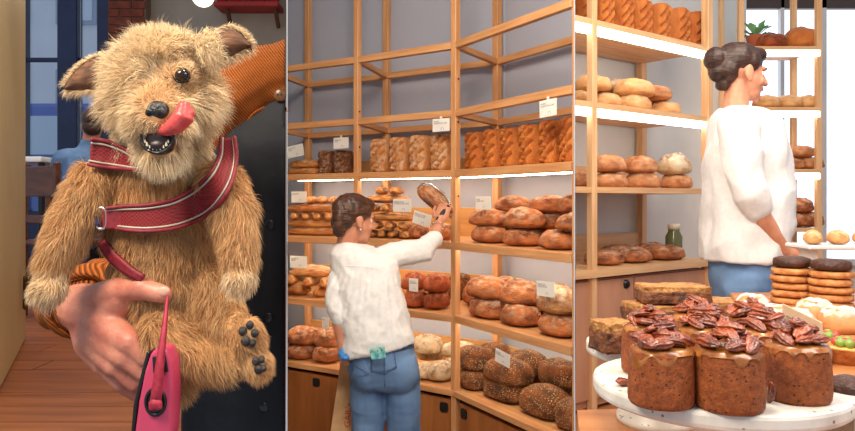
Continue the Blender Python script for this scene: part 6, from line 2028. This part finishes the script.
# price card behind the front cake; its tan tone is painted-in shade
pcard = thing('price_card', 'price card painted a shaded tan, with dark print, standing behind the front pecan cake', 'sign', (0.486, 0.91, TB))
ca, cb_ = Vector((xpix(783, 0.985), 0.985, CH - 0.200)), Vector((xpix(822, 0.835), 0.835, CH - 0.200))
Mc = frame_x(ca, cb_)
Lc = (cb_ - ca).length
link('card', bevel(box_mesh('card', 0, Lc, -0.001, 0.001, 0, 0.054), 0.0004, 1), mat('shade_tan_card', (206, 176, 146), (214, 184, 154), rough=0.7), pcard, M=Mc)
link('stem', box_mesh('stem', Lc * 0.45, Lc * 0.55, 0.001, 0.004, TB - (CH - 0.200), 0.01), STEEL, pcard, M=Mc)
link('foot', bevel(box_mesh('foot', Lc * 0.35, Lc * 0.65, -0.02, 0.03, TB - (CH - 0.200), TB - (CH - 0.200) + 0.006), 0.002, 1), STEEL, pcard, M=Mc)
tm = text_mesh('STICKY PECAN PUDDING', 0.010, 'LEFT')
tw = max(v_.co.x for v_ in tm.vertices)
link('lettering', tm.copy(), INK, pcard, M=Mc @ Matrix.Translation((0.02, -0.0015, 0.034)) @ Matrix.Rotation(math.radians(90), 4, 'X') @ Matrix.Diagonal((min(1, (Lc - 0.03) / tw), 1, 1, 1)))
# board with a cookie at the edge of the picture
blk = thing('marble_block', 'grey veined marble serving block beside the cake stand', 'block', (xpix(846, 0.76), 0.76, TB))
link('slab', bevel(box_mesh('slab', -0.022, 0.09, -0.05, 0.05, 0.0, 0.12), 0.004, 2), mat('veined_marble', (150, 140, 124), (206, 198, 184), scale=14, stretch=(1, 1, 4), rough=0.35), blk, world=False)
def cookie_mesh(name, r, h, seed, rough_=0.08, dome=0.5):
    V, Fc = [], []
    n = 26
    prof = [(0.3, 0), (0.95, 0.02), (1.0, 0.35), (0.93, 0.7), (0.6, 0.7 + 0.3 * dome + 0.1), (0.15, 0.8 + 0.3 * dome)]
    for (a_, z) in prof:
        for k in range(n):
            t = 2 * math.pi * k / n
            j = 1 + rough_ * noise.noise(Vector((math.cos(t) * 2 + seed, math.sin(t) * 2, z * 2)))
            V.append((a_ * r * j * math.cos(t), a_ * r * j * math.sin(t), h * z * (1 + rough_ * noise.noise(Vector((math.cos(t) * 3 * a_, math.sin(t) * 3 * a_, seed))))))
    for i in range(len(prof) - 1):
        for k in range(n):
            k2 = (k + 1) % n
            Fc.append((i * n + k, i * n + k2, (i + 1) * n + k2, (i + 1) * n + k))
    Fc.append(tuple(range(n - 1, -1, -1))); Fc.append(tuple((len(prof) - 1) * n + k for k in range(n)))
    return mesh(name, V, Fc)
COOKIE = mat('golden_cookie', (176, 106, 52), (214, 152, 92), scale=40, rough=0.7, bump=0.5, bscale=90)
CHOC = mat('chocolate', (52, 28, 20), (84, 46, 32), scale=40, rough=0.5, bump=0.4)
SUGAR = mat('icing_sugar', (214, 190, 170), (246, 236, 228), scale=30, rough=0.8, bump=0.4)
BUN = mat('bun_crust', (186, 116, 66), (222, 164, 108), scale=20, rough=0.5)
PINKICE = mat('pink_icing', (222, 150, 128), (240, 190, 166), scale=20, rough=0.35)
def item(name, me, m, px, d, z, label, cat, group=None, rz=0.0):
    o = link(name, me, m, None, smooth=True)
    o.location = (xpix(px, d), d, z); o.rotation_euler = (0, 0, rz)
    return tag(o, label, cat, group)
item('cookie', cookie_mesh('cookie', 0.03, 0.022, 3), CHOC, 853, 0.74, TB + 0.1205, 'dark brown cookie lying on the marble block', 'cookie')
def copy_of(o, px, d, z, rz):
    c = o.copy(); COL.objects.link(c); c.location = (xpix(px, d), d, z); c.rotation_euler = (0, 0, rz); return c
# cookie stacks
for st_i, (px, d, n_, lab, m_) in enumerate(((792, 2.25, 5, 'golden cookie in the stack beside the woman\'s hand', COOKIE), (831, 2.15, 5, 'golden cookie in the taller stack by the gold pastries', COOKIE))):
    me = cookie_mesh('cookie', 0.064, 0.024, 5 + st_i, 0.1, 0.3); me.materials.append(m_)
    first = None
    for k in range(n_):
        lb = LEVEL[k] + ' ' + lab
        if first is None:
            first = item('cookie', me, m_, px, d, TB, lb, 'cookie', ('cookies in the first stack', 'cookies in the second stack')[st_i])
        else:
            copy_of(first, px + random.uniform(-1, 1), d, TB + k * 0.0235, k * 1.3)['label'] = lb
    top = item('chocolate_cake', cookie_mesh('chocolate_cake', 0.058, 0.036, 9 + st_i, 0.05, 0.2), CHOC, px, d, TB + n_ * 0.0235, ('dark chocolate round on top of the first cookie stack', 'dark chocolate round on top of the taller cookie stack')[st_i], 'cake')
# sugar-dusted buns
def bun(px, d, r, label, group, m=SUGAR):
    t = thing('sugared_bun', label, 'bun', (xpix(px, d), d, TB), group)
    me = cookie_mesh('bun', r, r * 1.05, px * 0.1, 0.12, 0.9); link('bun', me, BUN, t, world=False, smooth=True)
    c2 = cookie_mesh('sugar', r * 0.86, r * 0.62, px * 0.2, 0.16, 0.9); o = link('sugar', c2, m, t, world=False, smooth=True); o.location = (0, 0, r * 0.52)
for q_, (px, d) in enumerate(((752, 1.98), (772, 1.80), (795, 1.72), (815, 1.90), (840, 1.76))):
    bun(px, d, 0.052, 'sugar-dusted bun in front of the cookie stacks, %s from the woman' % ORD[q_], 'sugar-dusted buns')
# fruit tarts with green and red on top
for px, d, lb in ((826, 1.50, 'small fruit tart standing behind the gap between two other tarts'), (846, 1.42, 'small fruit tart standing away from the price card'), (806, 1.42, 'small fruit tart standing just behind the price card')):
    t = thing('fruit_tart', lb, 'tart', (xpix(px, d), d, TB), 'fruit tarts')
    link('pastry', lathe('pastry', [(0.03, 0), (0.042, 0.03), (0.044, 0.032), (0.038, 0.033), (0.034, 0.026)], 24), COOKIE, t, world=False, smooth=True)
    link('filling', lathe('filling', [(0.034, 0.02), (0.036, 0.028), (0.02, 0.034), (0.004, 0.036)], 24), mat('custard', (236, 196, 110), rough=0.35), t, world=False, smooth=True)
    for k in range(7):
        a = k * 0.9; r_ = 0.018 if k else 0
        v, f = E((r_ * math.cos(a), r_ * math.sin(a), 0.042), (0.010, 0.010, 0.009), seg=10, rings=7)
        link('fruit', mesh('fruit', v, f), mat('green_fruit', (130, 160, 70), rough=0.3) if k % 3 else mat('red_fruit', (190, 70, 60), rough=0.3), t, world=False, smooth=True)
# pink iced biscuits, rolls in front
me = cookie_mesh('iced_biscuit', 0.052, 0.02, 31, 0.06, 0.2); me.materials.append(PINKICE)
fb = item('iced_biscuit', me, PINKICE, 822, 1.24, TB, 'flat pink-iced biscuit on the table between tarts and cake stand', 'biscuit', 'pink-iced biscuits')
for px, d in ((848, 1.20), (806, 1.13), (836, 1.10), (858, 1.07), (790, 1.25)):
    copy_of(fb, px, d, TB, random.uniform(0, 3))
me = LM['batard'][0].copy(); me.materials.clear(); me.materials.append(BM['tan'])
for k, (px, d) in enumerate(((768, 1.03), (790, 0.98), (812, 1.0), (800, 0.93), (822, 0.92))):
    o = bpy.data.objects.new('bread_roll', me); COL.objects.link(o)
    o.scale = (0.045, 0.032, 0.028); o.location = (xpix(px, d), d, TB); o.rotation_euler = (0, 0, k * 1.1)
    tag(o, 'small tan bread roll on the table beyond the marble stand rim', 'bread', 'small rolls beyond the stand')
# golden pastries on a raised tray
tray = thing('pastry_tray', 'raised white tray of golden pastries at the back of the table', 'tray', (1.47, 2.38, TB))
link('tray_top', bevel(box_mesh('tray_top', 1.26, 1.70, 2.31, 2.47, TB + 0.165, TB + 0.18), 0.004, 1), mat('white_ceramic', (232, 228, 222), rough=0.25), tray)
for x_ in (1.30, 1.66):
    link('tray_leg', box_mesh('tray_leg', x_ - 0.01, x_ + 0.01, 2.35, 2.43, TB, TB + 0.165), mat('white_ceramic', (232, 228, 222)), tray)
me = LM['bag'][0].copy(); me.materials.clear(); me.materials.append(BM['pale_gold'])
for k in range(5):
    o = bpy.data.objects.new('golden_pastry', me); COL.objects.link(o)
    o.scale = (0.11, 0.06, 0.05); o.location = (1.31 + k * 0.085, 2.38, TB + 0.18); o.rotation_euler = (0, 0, 1.2 + 0.2 * (k % 2))
    tag(o, 'golden pastry on the raised white tray, %s from the woman' % ORD[k], 'pastry', 'golden pastries on the tray')
